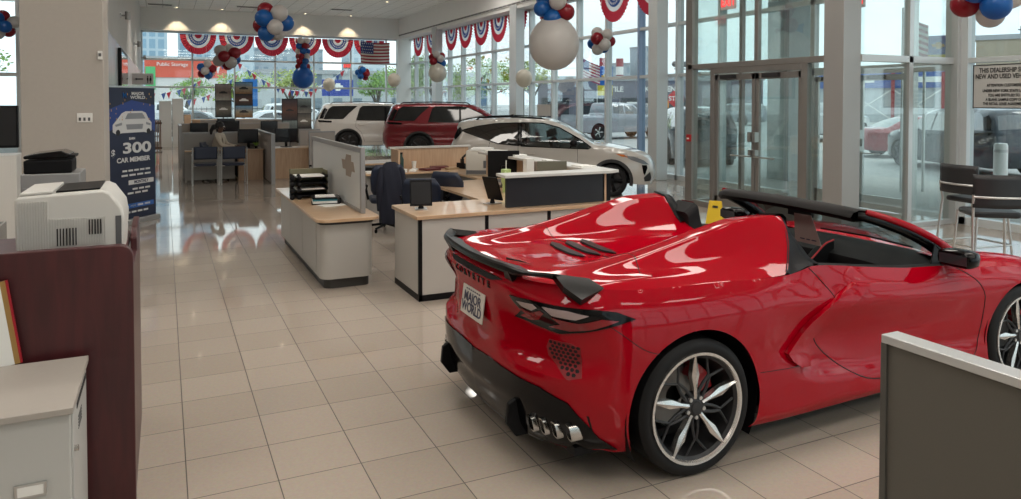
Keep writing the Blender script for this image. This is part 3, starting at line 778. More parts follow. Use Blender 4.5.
# quarter panel seals
for s in (1, -1):
    a = []
    for y in [.47,.53,.60,.68,.75,.82,.875]:
        x = pchip(y, XE_Y, XE); z = ftop(x, y); a.append((x-.012, s*y, z+.004))
    b = [(x+.035, y, z-.02) for x, y, z in a]
    c = [(1.03,s*.50,1.10),(1.01,s*.58,1.09),(.975,s*.66,1.05),(.95,s*.72,1.01),(.93,s*.77,.985),(.90,s*.82,.97),(.855,s*.855,.958)]
    d = [(1.04,s*.50,1.06),(1.05,s*.60,1.04),(1.03,s*.68,.99),(1.01,s*.735,.96),(1.02,s*.785,.945),(.99,s*.82,.95),(.93,s*.845,.955)]
    MB().grid([a, b, c, d]).build('quarter_seal', m_black, car, smooth=50)
    # nacelle front face
    f = [];
    ys_ = [.10,.20,.30,.36,.41,.47,.53,.60,.68]
    top = [(pchip(y, XE_Y, XE), s*y, ftop(pchip(y, XE_Y, XE), y)) for y in ys_]
    MB().grid([top, [(x+.03, y, z-.02) for x, y, z in top], [(x+.06, y, max(.7, z-.14)) for x, y, z in top], [(x+.06, y, .5) for x, y, z in top]]).build('nacelle_trim', m_black, car, smooth=50)
    # black fairing top behind the far headrest
    MB().grid([[(x-.035, y, ftop(x-.035, y)+.002) for x, y, z in top[2:8]], [(x-.03, y, ftop(x-.03, y)+.012) for x, y, z in top[2:8]], [(x+.02, y, z+.012) for x, y, z in top[2:8]], [(x+.05, y, z-.012) for x, y, z in top[2:8]], [(x+.06, y, z-.10) for x, y, z in top[2:8]]]).build('roll_hoop_cover', m_black, car, smooth=50)
# bulkhead with small glass
MB().box(1.0, -.16, .6, 1.03, .16, 1.02).build('bulkhead', m_black, car, bevel=.01)
# tub: floor, door cards, dash
tb = MB(); tb.box(1.02, -.80, .28, 2.3, .80, .31); tb.box(1.0, -.80, .3, 1.06, .80, .80)
tb.box(1.05, -.80, .32, 2.3, -.72, .80); tb.box(1.05, .72, .32, 2.3, .80, .80)
tub = tb.build('cabin_tub', m_leather, car, bevel=.02)
for s in (1, -1):
    # door top + inner card sloping
    P = []
    for (dy, dz) in ((-.085, -.0), (-.10, .008), (-.125, .006), (-.16, -.03), (-.20, -.12)):
        row = []
        for i in range(25):
            x = lerp(.93, 2.10, i/24); u = U_x(x); zt = rows_at(u)[8][0]; o = rows_at(u)[8][1]; p, n_ = PN(u)
            q = dy if dy < -.09 else o; row.append((p[0]+n_[0]*q, s*(p[1]+n_[1]*q), zt+dz))
        P.append(row)
    MB().grid(P).build('door_card', m_leather, car, smooth=50)
# seats
def seat(s):
    y0 = s*.375
    sec = [(1.62,.42,.24),(1.55,.47,.245),(1.35,.42,.25),(1.22,.40,.25),(1.14,.50,.25),(1.10,.66,.245),(1.06,.84,.225),(1.03,.97,.15),(1.015,1.06,.125),(1.00,1.14,.12),(.99,1.165,.09)]
    rows = []
    for (x, z, w) in catmull(sec, 4):
        rows.append([(x+(.05 if abs(t) > .8 else 0)*(1 if z < .97 else 0), y0+w*t, z+(.035 if .75 < abs(t) < .95 and z < .6 else 0)) for t in [-1, -.93, -.8, -.4, 0, .4, .8, .93, 1]])
    back = [[(x-.09, y, z-.06) for x, y, z in r] for r in rows]
    m = MB().grid(rows); m.grid(back)
    m.grid([[r[0] for r in rows], [r[0] for r in back]]); m.grid([[r[-1] for r in rows], [r[-1] for r in back]]); m.grid([rows[-1], back[-1]])
    st = m.build('seat', m_leather, car, smooth=50)
    MB().grid([[(x+.012, y0+(y-y0)*.72, z+.004) for x, y, z in r] for r in rows[6:]]).build('seat_insert', m_redle, st, smooth=50)
seat(1); seat(-1)
# dashboard, console, screen, wheel
dp = [(2.42,.83),(2.25,.862),(2.10,.865),(1.98,.84),(1.90,.80),(1.88,.70),(1.95,.6),(2.3,.5)]
MB().grid([[(x, y, z-.04*(abs(y)/.75)**4) for x, z in dp] for y in [-.76+.076*i for i in range(21)]]).build('dashboard', m_leather, car, smooth=50)
rd = [(1.20,.55,.06),(1.4,.60,.06),(1.6,.68,.05),(1.75,.77,.045),(1.86,.85,.04),(1.95,.875,.04)]
rd = catmull(rd, 5)
con = MB().grid([[(x, -.09+.0*z, z-.25) for x, z, w in rd], [(x, -.09, z) for x, z, w in rd], [(x, -.05, z+.015) for x, z, w in rd], [(x, -.02, z) for x, z, w in rd], [(x, .1, z-.15) for x, z, w in rd]]).build('centre_console', m_leather, car, smooth=40)
MB().tube([(x, -.088, z+.012) for x, z, w in rd], .006, 6).build('red_piping', mat('red_stitching', (.6, .02, .03), .5), con)
sw = MB().tube([(1.78-.05*sin(a)*.5, .375+.165*cos(a), .80+.15*sin(a)) for a in [2*pi*i/32 for i in range(32)]], .017, 8, closed=True)
sw.bar((1.79, .22, .79), (1.79, .53, .79), .018).bar((1.79, .375, .79), (1.79, .375, .66), .018).bar((1.79,.375,.79),(1.98,.375,.72),.03)
sw.build('steering_wheel', m_leather, car, smooth=60)
# ---- windscreen: pillars, header, glass
AB = [(2.16,.80,.90),(2.02,.775,.99),(1.86,.74,1.07),(1.72,.70,1.125),(1.60,.655,1.165),(1.55,.62,1.178)]
hd = [(1.555,-.62,1.182),(1.50,-.5,1.20),(1.465,-.3,1.212),(1.45,0,1.217),(1.465,.3,1.212),(1.50,.5,1.20),(1.555,.62,1.182)]
H_ = catmull(hd, 4)
rows = [[(x+dx, y*ky, z+dz) for x, y, z in H_] for dx, dz, ky in ((.11,-.022,1.02),(.07,.008,1.02),(.0,.014,1.),(-.05,-.002,.99),(-.065,-.030,.98),(-.04,-.058,.98),(.03,-.060,.98),(.10,-.04,1.))]
hdr = MB().grid(rows + [rows[0]]).build('windscreen_header', mat('black_header_trim', (.005, .004, .004), .6, bump=.3, bscale=120, spec=.25), car, smooth=50, merge=.0005)
for s in (-1, 1):
    C_ = catmull([(x, s*y, z) for x, y, z in AB], 4)
    MB().tube([(x, y-s*.012, z-.016) for x, y, z in C_], [lerp(.042, .027, i/(len(C_)-1)) for i in range(len(C_))], 10).build('windscreen_pillar', m_blackg, car, smooth=60)
    MB().tube([(x+.012, y+s*.012, z+.014) for x, y, z in C_[:-2]], [lerp(.030, .017, i/(len(C_)-3)) for i in range(len(C_)-2)], 10).build('pillar_cover', m_red, car, smooth=60)
    # sail at the pillar foot
    MB().add([(1.93,s*.845,.862),(2.20,s*.84,.85),(2.17,s*.80,.915),(2.03,s*.80,.985)], [(0,1,2,3)]).build('pillar_foot', m_black, car, solid=.01)
# glass
gl = []
for t in [i/8 for i in range(9)]:
    a = []
    for k in range(-10, 11):
        y = k/10; low = Vector((2.12+.26*(1-y*y), .80*y, .865-.0*y*y)); hi = Vector((1.50+.0-.045*(1-y*y)+.05*0, .62*y, 1.195+.012*(1-y*y)))
        p = low.lerp(hi, t); bow = 4*t*(1-t); a.append((p.x+.02*bow, p.y*(1+.03*bow), p.z+.035*bow))
    gl.append(a)
MB().grid(gl).build('windscreen', m_smoke, car, smooth=60)
# rear-view mirror bracket
MB().box(1.64, -.16, 1.075, 1.67, .05, 1.135).bar((1.655, -.05, 1.13), (1.60, -.02, 1.18), .012).build('interior_mirror', m_black, car, bevel=.008)
# wiper
MB().tube([(2.30, -.45, .87), (2.26, -.1, .895), (2.20, .25, .90)], .007, 6).build('wiper', m_black, car)
# door mirrors
for s in (-1, 1):
    rows = []
    for (x, hw, hh, yc, zc) in ((1.925,.0,.0,.985,.925),(1.93,.095,.045,.985,.925),(1.95,.115,.055,.985,.925),(2.01,.115,.054,.982,.925),(2.07,.09,.045,.975,.925),(2.12,.045,.025,.965,.922),(2.13,.0,.0,.965,.922)):
        ring = []
        for k in range(16):
            th = 2*pi*k/16; c_, s_ = cos(th), sin(th)
            ring.append((x, s*(yc+hw*math.copysign(abs(c_)**.6, c_)), zc+hh*math.copysign(abs(s_)**.6, s_)))
        rows.append(ring)
    mr = MB().grid(rows, closed=True); mr.add([(2.0,s*.90,.90),(2.08,s*.90,.90),(2.10,s*.83,.865),(2.02,s*.83,.865),(2.0,s*.90,.885),(2.08,s*.90,.885),(2.10,s*.83,.85),(2.02,s*.83,.85)], [(0,1,2,3),(4,7,6,5),(0,4,5,1),(1,5,6,2),(2,6,7,3),(3,7,4,0)])
    mir = mr.build('door_mirror', m_blackg, car, smooth=50, merge=.0004)
    MB().add([(1.922,s*.90,.955),(1.922,s*1.075,.955),(1.922,s*1.075,.895),(1.922,s*.90,.895)], [(0,1,2,3)]).build('mirror_glass', m_scr_, mir)
# ---- wheels
def wheel(parent, x, y, R0, Rr, wd, name='wheel', side=-1, axis_r=0.):
    """side -1: outer face looks toward -y"""
    prof = [(Rr-.012,-wd/2+.02),(Rr+.006,-wd/2+.004),(Rr+.02,-wd/2-.003),(R0-.025,-wd/2-.001),(R0-.012,-wd/2+.006),(R0,-wd/2+.022),(R0,wd/2-.04),(R0-.03,wd/2),(Rr,wd/2),(Rr-.012,wd/2-.02)]
    w = MB().lathe(prof, axis='y', n=64).build('wheel', m_rubber, parent, smooth=35)
    w.location = (x, y, R0)
    if side > 0: w.rotation_euler = (0, 0, pi)
    MB().lathe([(Rr+.006,-wd/2+.002),(Rr+.004,-wd/2-.006),(Rr-.010,-wd/2-.005),(Rr-.016,-wd/2+.006)], axis='y', n=64).build('rim_lip', m_machined, w, smooth=40)
    MB().lathe([(Rr-.014,-wd/2+.006),(Rr-.03,-wd/2+.02),(Rr-.035,0),(Rr-.03,wd/2-.02),(0,wd/2-.02)], axis='y', n=48).build('rim_barrel', m_dark, w, smooth=40)
    MB().lathe([(.16,.02),(.16,.04),(.05,.045)], axis='y', n=40).lathe([(.165,.02),(.165,.04)], axis='y', n=40).build('brake_disc', mat_disc, w, smooth=30)
    MB().prism(arc(0, 0, .20, 10, 65, 8)+arc(0, 0, .115, 65, 10, 8), -.03, .06, 'y').build('brake_caliper', m_caliper, w, bevel=.01)
    yo = -wd/2+.0
    n = 5; a_ = axis_r
    ds = MB()
    for k in range(n):
        M = Matrix.Rotation(-(pi/2+2*pi*k/n+a_), 4, 'Y')
        # machined blade: widest at mid-length, pointed at the rim
        pts = [(.045,.010),(.10,.011),(.165,.023),(.215,.015),(Rr-.006,.004)]
        top = [(r, yo+.018-.016*(r/Rr)*.8, h) for r, h in pts]; bot = [(r, yo+.018-.016*(r/Rr)*.8, -h) for r, h in pts]; ridge = [(r, yo+.012-.018*(r/Rr)*.8, 0) for r, h in pts]
        m = MB().grid([top, ridge, bot], M=M); m.grid([[(a, b+.035, c*.8) for a, b, c in bot], [(a, b+.035, c*.8) for a, b, c in top]], M=M); m.grid([top, [(a, b+.035, c*.8) for a, b, c in top]], M=M); m.grid([bot, [(a, b+.035, c*.8) for a, b, c in bot]], M=M)
        m.build('spoke', m_machined, w, smooth=20)
        for sg in (-1, 1):  # dark forked spokes between the blades
            def pt(r, ang, d=0.): return M @ Vector((r*cos(ang), yo+.03+d, r*sin(ang)))
            ds.tube([pt(.05, sg*.25), pt(.12, sg*.50), pt(.17, sg*.60)], [.010,.009,.008], 6)
            ds.tube([pt(.17, sg*.60), pt(Rr-.02, sg*.35)], .007, 6)
    ds.build('dark_spoke', m_dark, w, smooth=40)
    hb = MB().lathe([(.0,yo+.005),(.03,yo+.005),(.034,yo+.012),(.06,yo+.02),(.075,yo+.05)], axis='y', n=32).build('hub_cap', m_dark, w, smooth=40)
    for k in range(5):
        a = 2*pi*(k+.5)/5+pi/2+a_; MB().lathe([(0,yo+.012),(.010,yo+.012),(.012,yo+.03)], c=(.052*cos(a),0,.052*sin(a)), axis='y', n=8).build('wheel_nut', m_steel, w)
    return w
mat_disc = mat('brake_disc_steel', (.25, .24, .23), .35, .9); m_caliper = mat('red_caliper', (.42, .01, .015), .35, coat=.6)
wheel(car, 0, -.81, .345, .278, .30, side=-1, axis_r=.05); wheel(car, 0, .81, .345, .278, .30, side=1)
wheel(car, FWX, -.815, .33, .264, .25, side=-1, axis_r=.2); wheel(car, FWX, .815, .33, .264, .25, side=1)
# price card hanging from the mirror
cd = MB().add([(1.60,-.20,1.10),(1.60,-.05,1.10),(1.60,-.06,.905),(1.60,-.29,.905)], [(0,1,2,3)]).build('hanging_card', mat('taupe_card', (.34, .27, .25), .7), solid=.003); cd.location = car.location
cd.location = (2.407, 3.849, 0); tag(cd, 'taupe price card hanging from the windscreen header of the red convertible', 'card')
for a, b in ((-.11,-.15),(-.165,-.195),(-.21,-.25)): MB().box(1.5955, a, .93, 1.5965, b, .938).build('printed_line', m_ink, cd)
# ================================================================ generic road vehicles
m_tint = glassmat('tinted_car_glass', (.035, .04, .045), .12)
m_clearg = glassmat('car_glass', (.42, .48, .48), .10)
m_clad = mat('black_cladding', (.02, .02, .022), .6)
m_tail = mat('tail_lamp_red', (.30, .01, .015), .15, coat=1.)
m_head = mat('head_lamp_clear', (.16, .18, .20), .1, coat=1.)
m_amber = mat('amber_lens', (.7, .18, .02), .2, coat=1.)
m_dglass = mat('privacy_glass', (.008, .009, .010), .06, coat=.5)
m_seat = mat('dark_seat_fabric', (.03, .03, .033), .8)
def paint(name, c, met=.0): return mat(name, c, .35, met, coat=1., spec=.3)
def simple_wheel(parent, x, y, r, wd, s, rim_m, dark=False, nsp=5):
    Rr = r*.70
    w = MB().lathe([(Rr,-wd/2),(Rr+.02,-wd/2-.006),(r-.03,-wd/2),(r,-wd/2+.03),(r,wd/2-.03),(Rr,wd/2)], axis='y', n=36).build('wheel', m_rubber, parent, smooth=35)
    w.location = (x, y, r); w.rotation_euler = (0, 0, 0 if s < 0 else pi)
    b = MB().lathe([(Rr,-wd/2+.004),(Rr-.015,-wd/2+.01),(Rr-.03,-wd/2+.05),(0,-wd/2+.10)], axis='y', n=36).build('rim_barrel', m_dark, w, smooth=40)
    for k in range(nsp):
        M = Matrix.Rotation(2*pi*k/nsp, 4, 'Y')
        MB().grid([[(.04,-wd/2+.03,.03),(Rr*.5,-wd/2+.015,.028),(Rr-.005,-wd/2+.006,.045)],[(.04,-wd/2+.02,0),(Rr*.5,-wd/2+.005,0),(Rr-.005,-wd/2,0)],[(.04,-wd/2+.03,-.03),(Rr*.5,-wd/2+.015,-.028),(Rr-.005,-wd/2+.006,-.045)]], M=M).build('spoke', rim_m, w, smooth=20, solid=.012)
    MB().lathe([(0,-wd/2+.01),(.04,-wd/2+.012),(.06,-wd/2+.03)], axis='y', n=16).build('hub_cap', rim_m, w)
def auto(label, P, loc, rz=0, full=True, group=None, name='car', cat='car'):
    L0, L1, W, zb, belt = P['x0'], P['x1'], P['w']/2, P.get('zb', .28), P['belt']
    t = thing(name, label, cat, loc, rz, group)
    ch = P['chain']; chd = catmull(ch, 5 if full else 3)
    xs = [p[0] for p in chd]; mid = (L0+L1)/2; half = (L1-L0)/2
    def yside(x, z, dist=1.):
        tt = abs(x-mid)/half; w = W - P.get('taper', .14)*max(0, (tt-.70)/.30)**2
        if z > belt: w -= (z-belt)*P.get('tumble', .30)
        if z < .55: w -= (.55-z)*.12
        w -= P.get('waist', .025)*math.exp(-((z-.72)/.10)**2)
        r = P.get('round', .10)
        if dist < r: w -= r*(1-sqrt(max(0, 1-(1-dist/r)**2)))*.9
        return w
    def dist(x, z):
        best = 9
        for i in range(len(chd)-1):
            a, b = chd[i], chd[i+1]; vx, vz = b[0]-a[0], b[1]-a[1]; l2 = vx*vx+vz*vz or 1e-9
            q = min(1, max(0, ((x-a[0])*vx+(z-a[1])*vz)/l2)); d = math.hypot(x-a[0]-q*vx, z-a[1]-q*vz); best = min(best, d)
        return best
    def F(x, z, d=0., s=-1): return (x, s*(yside(x, z, dist(x, z))+d), z)
    # side silhouette with arches
    poly = list(chd)   # rear bottom -> over the roof -> front bottom
    arch = []
    for cx in (P['wb'], 0.):
        ra = P['r']+P.get('gap', .07); a = math.asin((P['r']-zb)/ra) if ra > abs(P['r']-zb) else 0
        arch += [(cx+ra*cos(q), P['r']+ra*sin(q)) for q in [lerp(-a, pi+a, i/20) for i in range(21)]]
    poly += arch
    holes = P['wins'] if full else []
    sp_ = .09 if full else .16
    vs, fs = cdt(poly, sp_, holes=[w for w in holes])
    mb = MB()
    for s in (-1, 1):
        mb.add([F(x, z, 0, s) for x, z in vs], [f if s < 0 else f[::-1] for f in fs])
    # transverse skin
    ny = 10; rows = []
    for (x, z) in chd:
        ye = yside(x, z, 0); tt = (x-mid)/half; row = []
        for k in range(-ny, ny+1):
            f = k/ny; g = 1-f*f
            row.append((x+g*P.get('bow', .10)*max(0, (abs(tt)-.62)/.38)*(1 if tt > 0 else -1), ye*f, z+g*P.get('crown', .03)*(1 if z > .6 else 0)))
        rows.append(row)
    def seg(x, z):
        for nm, (xa, za, xb, zb_) in P['glass'].items():
            if min(xa, xb) <= x <= max(xa, xb) and min(za, zb_) <= z <= max(za, zb_): return nm
    gl = {}; n = 2*ny+1; mbq = MB(); mbq.v = [p for r_ in rows for p in r_]
    for i in range(len(rows)-1):
        a = seg((chd[i][0]+chd[i+1][0])/2, (chd[i][1]+chd[i+1][1])/2)
        for k in range(n-1):
            f = (i*n+k, i*n+k+1, (i+1)*n+k+1, (i+1)*n+k)
            if a and 0 < k < n-2: gl.setdefault(a, []).append(f)
            else: mbq.f.append(f)
    mb.add(mbq.v, mbq.f)
    body = mb.build('body', P['paint'], t, smooth=35, merge=.002)
    for nm, f in gl.items():
        m = MB(); m.v = mbq.v; m.f = f; o = m.build(nm, P.get('wsg', m_clearg) if nm == 'windscreen' else m_tint, t, smooth=40)
        bm = bmesh.new(); bm.from_mesh(o.data); bmesh.ops.delete(bm, geom=[v for v in bm.verts if not v.link_faces], context='VERTS'); bm.to_mesh(o.data); bm.free()
    # side glass
    for j, w in enumerate(P['wins']):
        for s in (-1, 1):
            c, f2 = cdt(w, .12 if full else .25); o_ = -.006 if full else .006
            g = MB().add([F(x, z, o_, s) for x, z in c], f2).build('side_window', P['wing'][j] if full else m_tint, t, smooth=40)
            if full: MB().tube([F(x, z, .002, s) for x, z in densify(w, .12)], .011, 5, closed=True).build('window_trim', m_black, t)
    for cx in (0, P['wb']):
        for s in (-1, 1):
            w = yside(cx, .5)
            simple_wheel(t, cx, s*(w-.115), P['r'], .22, s, P.get('rim', m_steel))
            if P.get('clad'):
                ra = P['r']+.06; o = [(cx+(ra+.055)*cos(q), P['r']+(ra+.055)*sin(q)) for q in [lerp(-.25, pi+.25, i/18) for i in range(19)]]
                i_ = [(cx+(ra-.01)*cos(q), P['r']+(ra-.01)*sin(q)) for q in [lerp(-.25, pi+.25, i/18) for i in range(19)]]
                MB().grid([[F(x, z, -.03, s) for x, z in o], [F(x, z, .018, s) for x, z in o], [F(x, z, .018, s) for x, z in i_], [F(x, z, -.16, s) for x, z in i_]]).build('arch_trim', m_clad, t, smooth=50)
    # floor pan and wheel wells
    u = MB().box(L0+.25, -W+.25, zb-.02, L1-.25, W-.25, zb+.04)
    for cx in (0, P['wb']):
        for s in (-1, 1):
            pr_ = arc(cx, P['r'], P['r']+P.get('gap', .07)+.01, -10, 190, 14); u.grid([[(x, s*(W-.05), z) for x, z in pr_], [(x, s*(W-.38), z) for x, z in pr_]]); u.add([(x, s*(W-.38), z) for x, z in pr_], [tuple(range(len(pr_)))])
    if P.get('sill'): u.prism([(.42, zb-.02), (P['wb']-.42, zb-.02), (P['wb']-.42, zb+.12), (.42, zb+.12)], -W+.035, W-.035, 'y')
    u.build('underbody', m_clad, t)
    for nm, mm, pl in P.get('patches', ()):
        for s in (-1, 1):
            c, f2 = cdt(pl, .06); MB().add([F(x, z, .006, s) for x, z in c], f2).build(nm, mm, t, smooth=40)
    for pts in P.get('gaps', ()):
        for s in (-1, 1): MB().tube([F(x, z, .0, s) for x, z in densify(pts, .08, False)], .004, 4).build('door_gap', m_gap, t)
    for (x, z) in P.get('handles', ()):
        for s in (-1, 1):
            a = F(x, z, .025, s); MB().tube([F(x-.10, z, .0, s), F(x-.085, z, .03, s), F(x+.085, z, .03, s), F(x+.10, z, .0, s)], .014, 6).build('door_handle', P.get('hm', P['paint']), t)
    if P.get('rails'):
        xa, xb, z0 = P['rails']
        for s in (-1, 1): MB().tube([(xa, s*(W-.32), z0-.03), (xa+.08, s*(W-.32), z0+.03), ((xa+xb)/2, s*(W-.32), z0+.05), (xb-.1, s*(W-.32), z0+.02), (xb, s*(W-.32), z0-.04)], .02, 6).build('roof_rail', P.get('railm', m_black), t)
    mx, mz = P['mirror']
    for s in (-1, 1):
        w = yside(mx, mz, 1)
        MB().sphere((mx, s*(w+.13), mz+.04), .12, (.7, .85, .6), 12, 8).box(mx-.03, s*w-.02*s, mz-.04, mx+.05, s*(w+.1), mz+.01).build('door_mirror', P.get('mm', P['paint']), t, smooth=60)
    if full:
        for sx in P.get('seats', ()):
            for sy in (-.38, .38):
                MB().tube([(sx+.35, sy, .62), (sx, sy, .6), (sx-.12, sy, .9), (sx-.2, sy, 1.18)], [.12,.16,.15,.10], 8, flat=.6).tube([(sx-.2, sy, 1.22), (sx-.23, sy, 1.36)], [.09, .08], 8).build('seat', m_seat, t, smooth=60)
        dx = P['wb']-.75; MB().box(dx, -.7, .75, dx+.35, .7, 1.0).build('dashboard', m_seat, t, bevel=.05)
        MB().tube([(dx-.12+.05*cos(a), .37+.18*sin(a), .98+.17*cos(a)) for a in [2*pi*i/20 for i in range(20)]], .015, 6, closed=True).build('steering_wheel', m_seat, t)
    return t, F, body
TRAV = dict(rim=m_dark, x0=-1.12, x1=4.08, w=1.98, belt=1.14, r=.39, wb=3.07, round=.13, tumble=.36, clad=True, crown=.04,
    chain=[(-1.02,.30),(-1.12,.50),(-1.13,.75),(-1.09,1.0),(-1.03,1.25),(-.90,1.55),(-.80,1.70),(-.62,1.765),(-.1,1.795),(.8,1.80),(1.5,1.775),(1.85,1.73),(2.1,1.62),(2.5,1.36),(2.78,1.18),(3.2,1.13),(3.7,1.05),(3.95,.95),(4.06,.75),(4.08,.5),(4.0,.30)],
    wins=[[(-.84,1.24),(-.66,1.60),(-.52,1.69),(.34,1.70),(.06,1.46),(-.16,1.24)], [(.44,1.62),(.54,1.70),(1.34,1.70),(1.34,1.17),(.30,1.19)], [(1.37,1.17),(1.37,1.70),(1.62,1.67),(2.0,1.50),(2.50,1.20),(2.44,1.15)]],
    wing=[m_dglass, m_dglass, m_dglass], glass={'windscreen': (1.86, 1.74, 2.74, 1.22), 'rear_window': (-1.04, 1.2, -.84, 1.62)},
    gaps=[[(.30,1.18),(.28,.95),(.48,.75),(.60,.42)], [(1.34,1.66),(1.34,.40)], [(2.42,1.12),(2.48,.42)], [(.60,.40),(2.48,.40)]], handles=[(.48,1.03),(1.55,1.0)], rails=(-.6, 1.7, 1.80), mirror=(2.2, 1.16), seats=(1.1, 2.0), sill=True,
    patches=[('pillar_trim', m_blackg, [(1.32,1.17),(1.32,1.70),(1.39,1.70),(1.39,1.17)]), ('tail_lamp', m_blackg, [(-1.04,1.20),(-.55,1.17),(-.57,1.11),(-1.02,1.13)]), ('head_lamp', m_head, [(3.55,1.0),(3.95,.90),(3.98,.82),(3.6,.92)]), ('rear_pillar_trim', m_blackg, [(-1.00,1.25),(-.86,1.25),(-.70,1.58),(-.80,1.64),(-.90,1.50)])])
def var(P, **k): q = dict(P); q.update(k); return q
p_white = paint('warm_white_paint', (.52, .50, .47)); p_dred = paint('deep_red_metallic_paint', (.16, .004, .010), .3)
p_bolt = paint('pearl_white_paint', (.50, .475, .44))
t, F, b = auto('warm white three-row SUV with black trim parked nearest the far windows', var(TRAV, paint=p_white), (6.18, 27.32, 0), R(-12), group=None, name='suv', cat='suv')
t, F, b = auto('dark red metallic three-row SUV parked between the two white vehicles', var(TRAV, paint=p_dred), (7.85, 23.92, 0), R(-18), name='suv', cat='suv')
textobj('door_badge', 'RS AWD', m_steel, .07, frame((1.75, -.985, 1.02), (1, 0, 0), (0, 0, 1)), t, .002)
BOLT = dict(x0=-.78, x1=3.55, w=1.77, belt=1.10, r=.335, wb=2.675, round=.11, tumble=.34, clad=True, paint=p_bolt, crown=.035, taper=.17, bow=.08, rim=m_black,
    chain=[(-.70,.28),(-.77,.45),(-.79,.70),(-.76,.92),(-.70,1.10),(-.60,1.30),(-.60,1.44),(-.50,1.52),(-.1,1.585),(.5,1.615),(1.1,1.60),(1.45,1.55),(1.75,1.43),(2.05,1.26),(2.32,1.08),(2.62,1.035),(2.95,.975),(3.25,.885),(3.44,.78),(3.53,.62),(3.55,.42),(3.48,.24)],
    wins=[[(-.50,1.36),(-.15,1.45),(.25,1.51),(.74,1.53),(.76,1.05),(.32,1.09),(-.02,1.20)], [(.80,1.04),(.79,1.53),(1.25,1.52),(1.60,1.43),(2.02,1.20),(2.26,1.03),(2.20,.99)]],
    wing=[m_tint, m_clearg], glass={'windscreen': (1.46, 1.56, 2.31, 1.09), 'rear_window': (-.72, 1.12, -.58, 1.45)},
    gaps=[[(.74,1.5),(.74,.36)], [(.14,1.12),(.10,.9),(.32,.62),(.38,.40)], [(1.98,1.0),(1.98,.40)], [(.4,.36),(1.98,.36)]], handles=[(.28,.92),(.98,.89)], rails=(-.2, 1.3, 1.60), mirror=(1.9, 1.08), seats=(.85, 1.6), mm=m_black, sill=True,
    patches=[('head_lamp', m_head, [(2.92,.86),(3.14,.84),(3.34,.76),(3.45,.67),(3.33,.68),(3.08,.77)]), ('amber_lens', m_amber, [(2.76,.90),(2.94,.88),(3.02,.82),(2.88,.84)]), ('pillar_trim', m_blackg, [(.73,1.06),(.72,1.53),(.81,1.53),(.82,1.05)]), ('lower_lamp', m_blackg, [(3.30,.66),(3.40,.66),(3.42,.60),(3.36,.45),(3.33,.5)]), ('lower_grille', m_clad, [(3.34,.40),(3.47,.52),(3.50,.40),(3.48,.33),(3.36,.32)]),
             ('tail_lamp', m_tail, [(-.72,1.02),(-.50,1.06),(-.60,.97),(-.74,.95)]), ('rear_quarter_trim', m_blackg, [(-.62,1.16),(-.45,1.34),(-.52,1.44),(-.60,1.36),(-.66,1.2)])])
t, F, b = auto('pearl white compact electric crossover with black wheels parked closest to the desks', BOLT, (6.20, 14.17, 0), R(-32), name='crossover', cat='car')
t.scale = (.95, .95, .95)
MB().box(.55, -.5, 1.625, .60, -.30, 1.70).build('antenna_fin', m_black, t, bevel=.01)
rs = MB().box(0, -.14, 0, .012, .14, .24).build('roof_sign', mat('grey_card', (.42, .40, .38), .6)); rs.location = (7.15, 13.5, 1.575); rs.rotation_euler = (0, R(-8), R(65)); tag(rs, 'small grey display card standing on the roof of the white crossover', 'sign')
# ================================================================ office furniture
m_lam = mat('grey_laminate', (.42, .41, .385), .45, var=.02, scale=5)
m_lamw = mat('pale_panel', (.47, .45, .42), .4, var=.02, scale=5)
m_maple = M_wood('maple_top', (.50, .33, .20), (.60, .42, .27), 2.5, .28, 0, .4)
m_mapley = M_wood('maple_panel', (.46, .30, .19), (.54, .37, .24), 2.5, .4, 2, .1)
m_fab = mat('grey_partition_fabric', (.30, .285, .265), .9, var=.08, scale=150)
m_fabt = mat('taupe_partition_fabric', (.40, .36, .33), .9, var=.08, scale=120)
m_pfr = mat('grey_partition_frame', (.30, .30, .30), .4, .3)
m_navy = mat('navy_vinyl', (.012, .02, .045), .5, var=.1, scale=30)
m_scr = mat('screen_black', (.012, .013, .016), .15, coat=.3)
m_ledge = mat('white_ledge', (.58, .57, .54), .3)
m_cherry = M_wood('cherry_veneer', (.040, .006, .008), (.065, .010, .012), 2.2, .4, 2, .15, 9)
# --- credenza with whiteboard divider
t = thing('credenza', 'low grey credenza with maple top standing alone on the tiled aisle', 'cabinet', (0, 0, 0))
def rr(x0, y0, x1, y1, r, corners=(1, 1, 1, 1), n=6):
    out = []
    for (cx, cy, a, k) in ((x1-r, y0+r, -90, 0), (x1-r, y1-r, 0, 1), (x0+r, y1-r, 90, 2), (x0+r, y0+r, 180, 3)):
        if corners[k]: out += arc(cx, cy, r, a, a+90, n)
        else: out.append((cx+(r if k < 2 else -r), cy+(r if k in (1, 2) else -r)))
    return out
MB().prism(rr(1.40, 7.36, 1.93, 10.15, .10, (1,0,0,1)), .10, .66).build('carcass', m_lam, t, smooth=35)
MB().prism(rr(1.44, 7.40, 1.90, 10.12, .08, (1,0,0,1)), 0, .11).build('plinth', mat('dark_plinth', (.035, .033, .03), .5), t)
MB().prism(rr(1.385, 7.345, 1.945, 10.16, .10, (1,0,0,1)), .652, .682).build('shadow_strip', m_dark, t)
MB().prism(rr(1.345, 7.28, 1.99, 10.22, .12, (1,0,0,1)), .682, .715).build('worktop', m_maple, t, smooth=35, bevel=.004)
for y0, y1 in ((7.62, 8.42), (8.43, 9.27), (9.28, 10.10)): MB().box(1.393, y0, .13, 1.402, y1, .64).build('cabinet_door', m_lam, t, bevel=.002)
d = thing('divider_screen', 'white glass divider screen in a grey frame rising from the credenza', 'divider', (0, 0, 0))
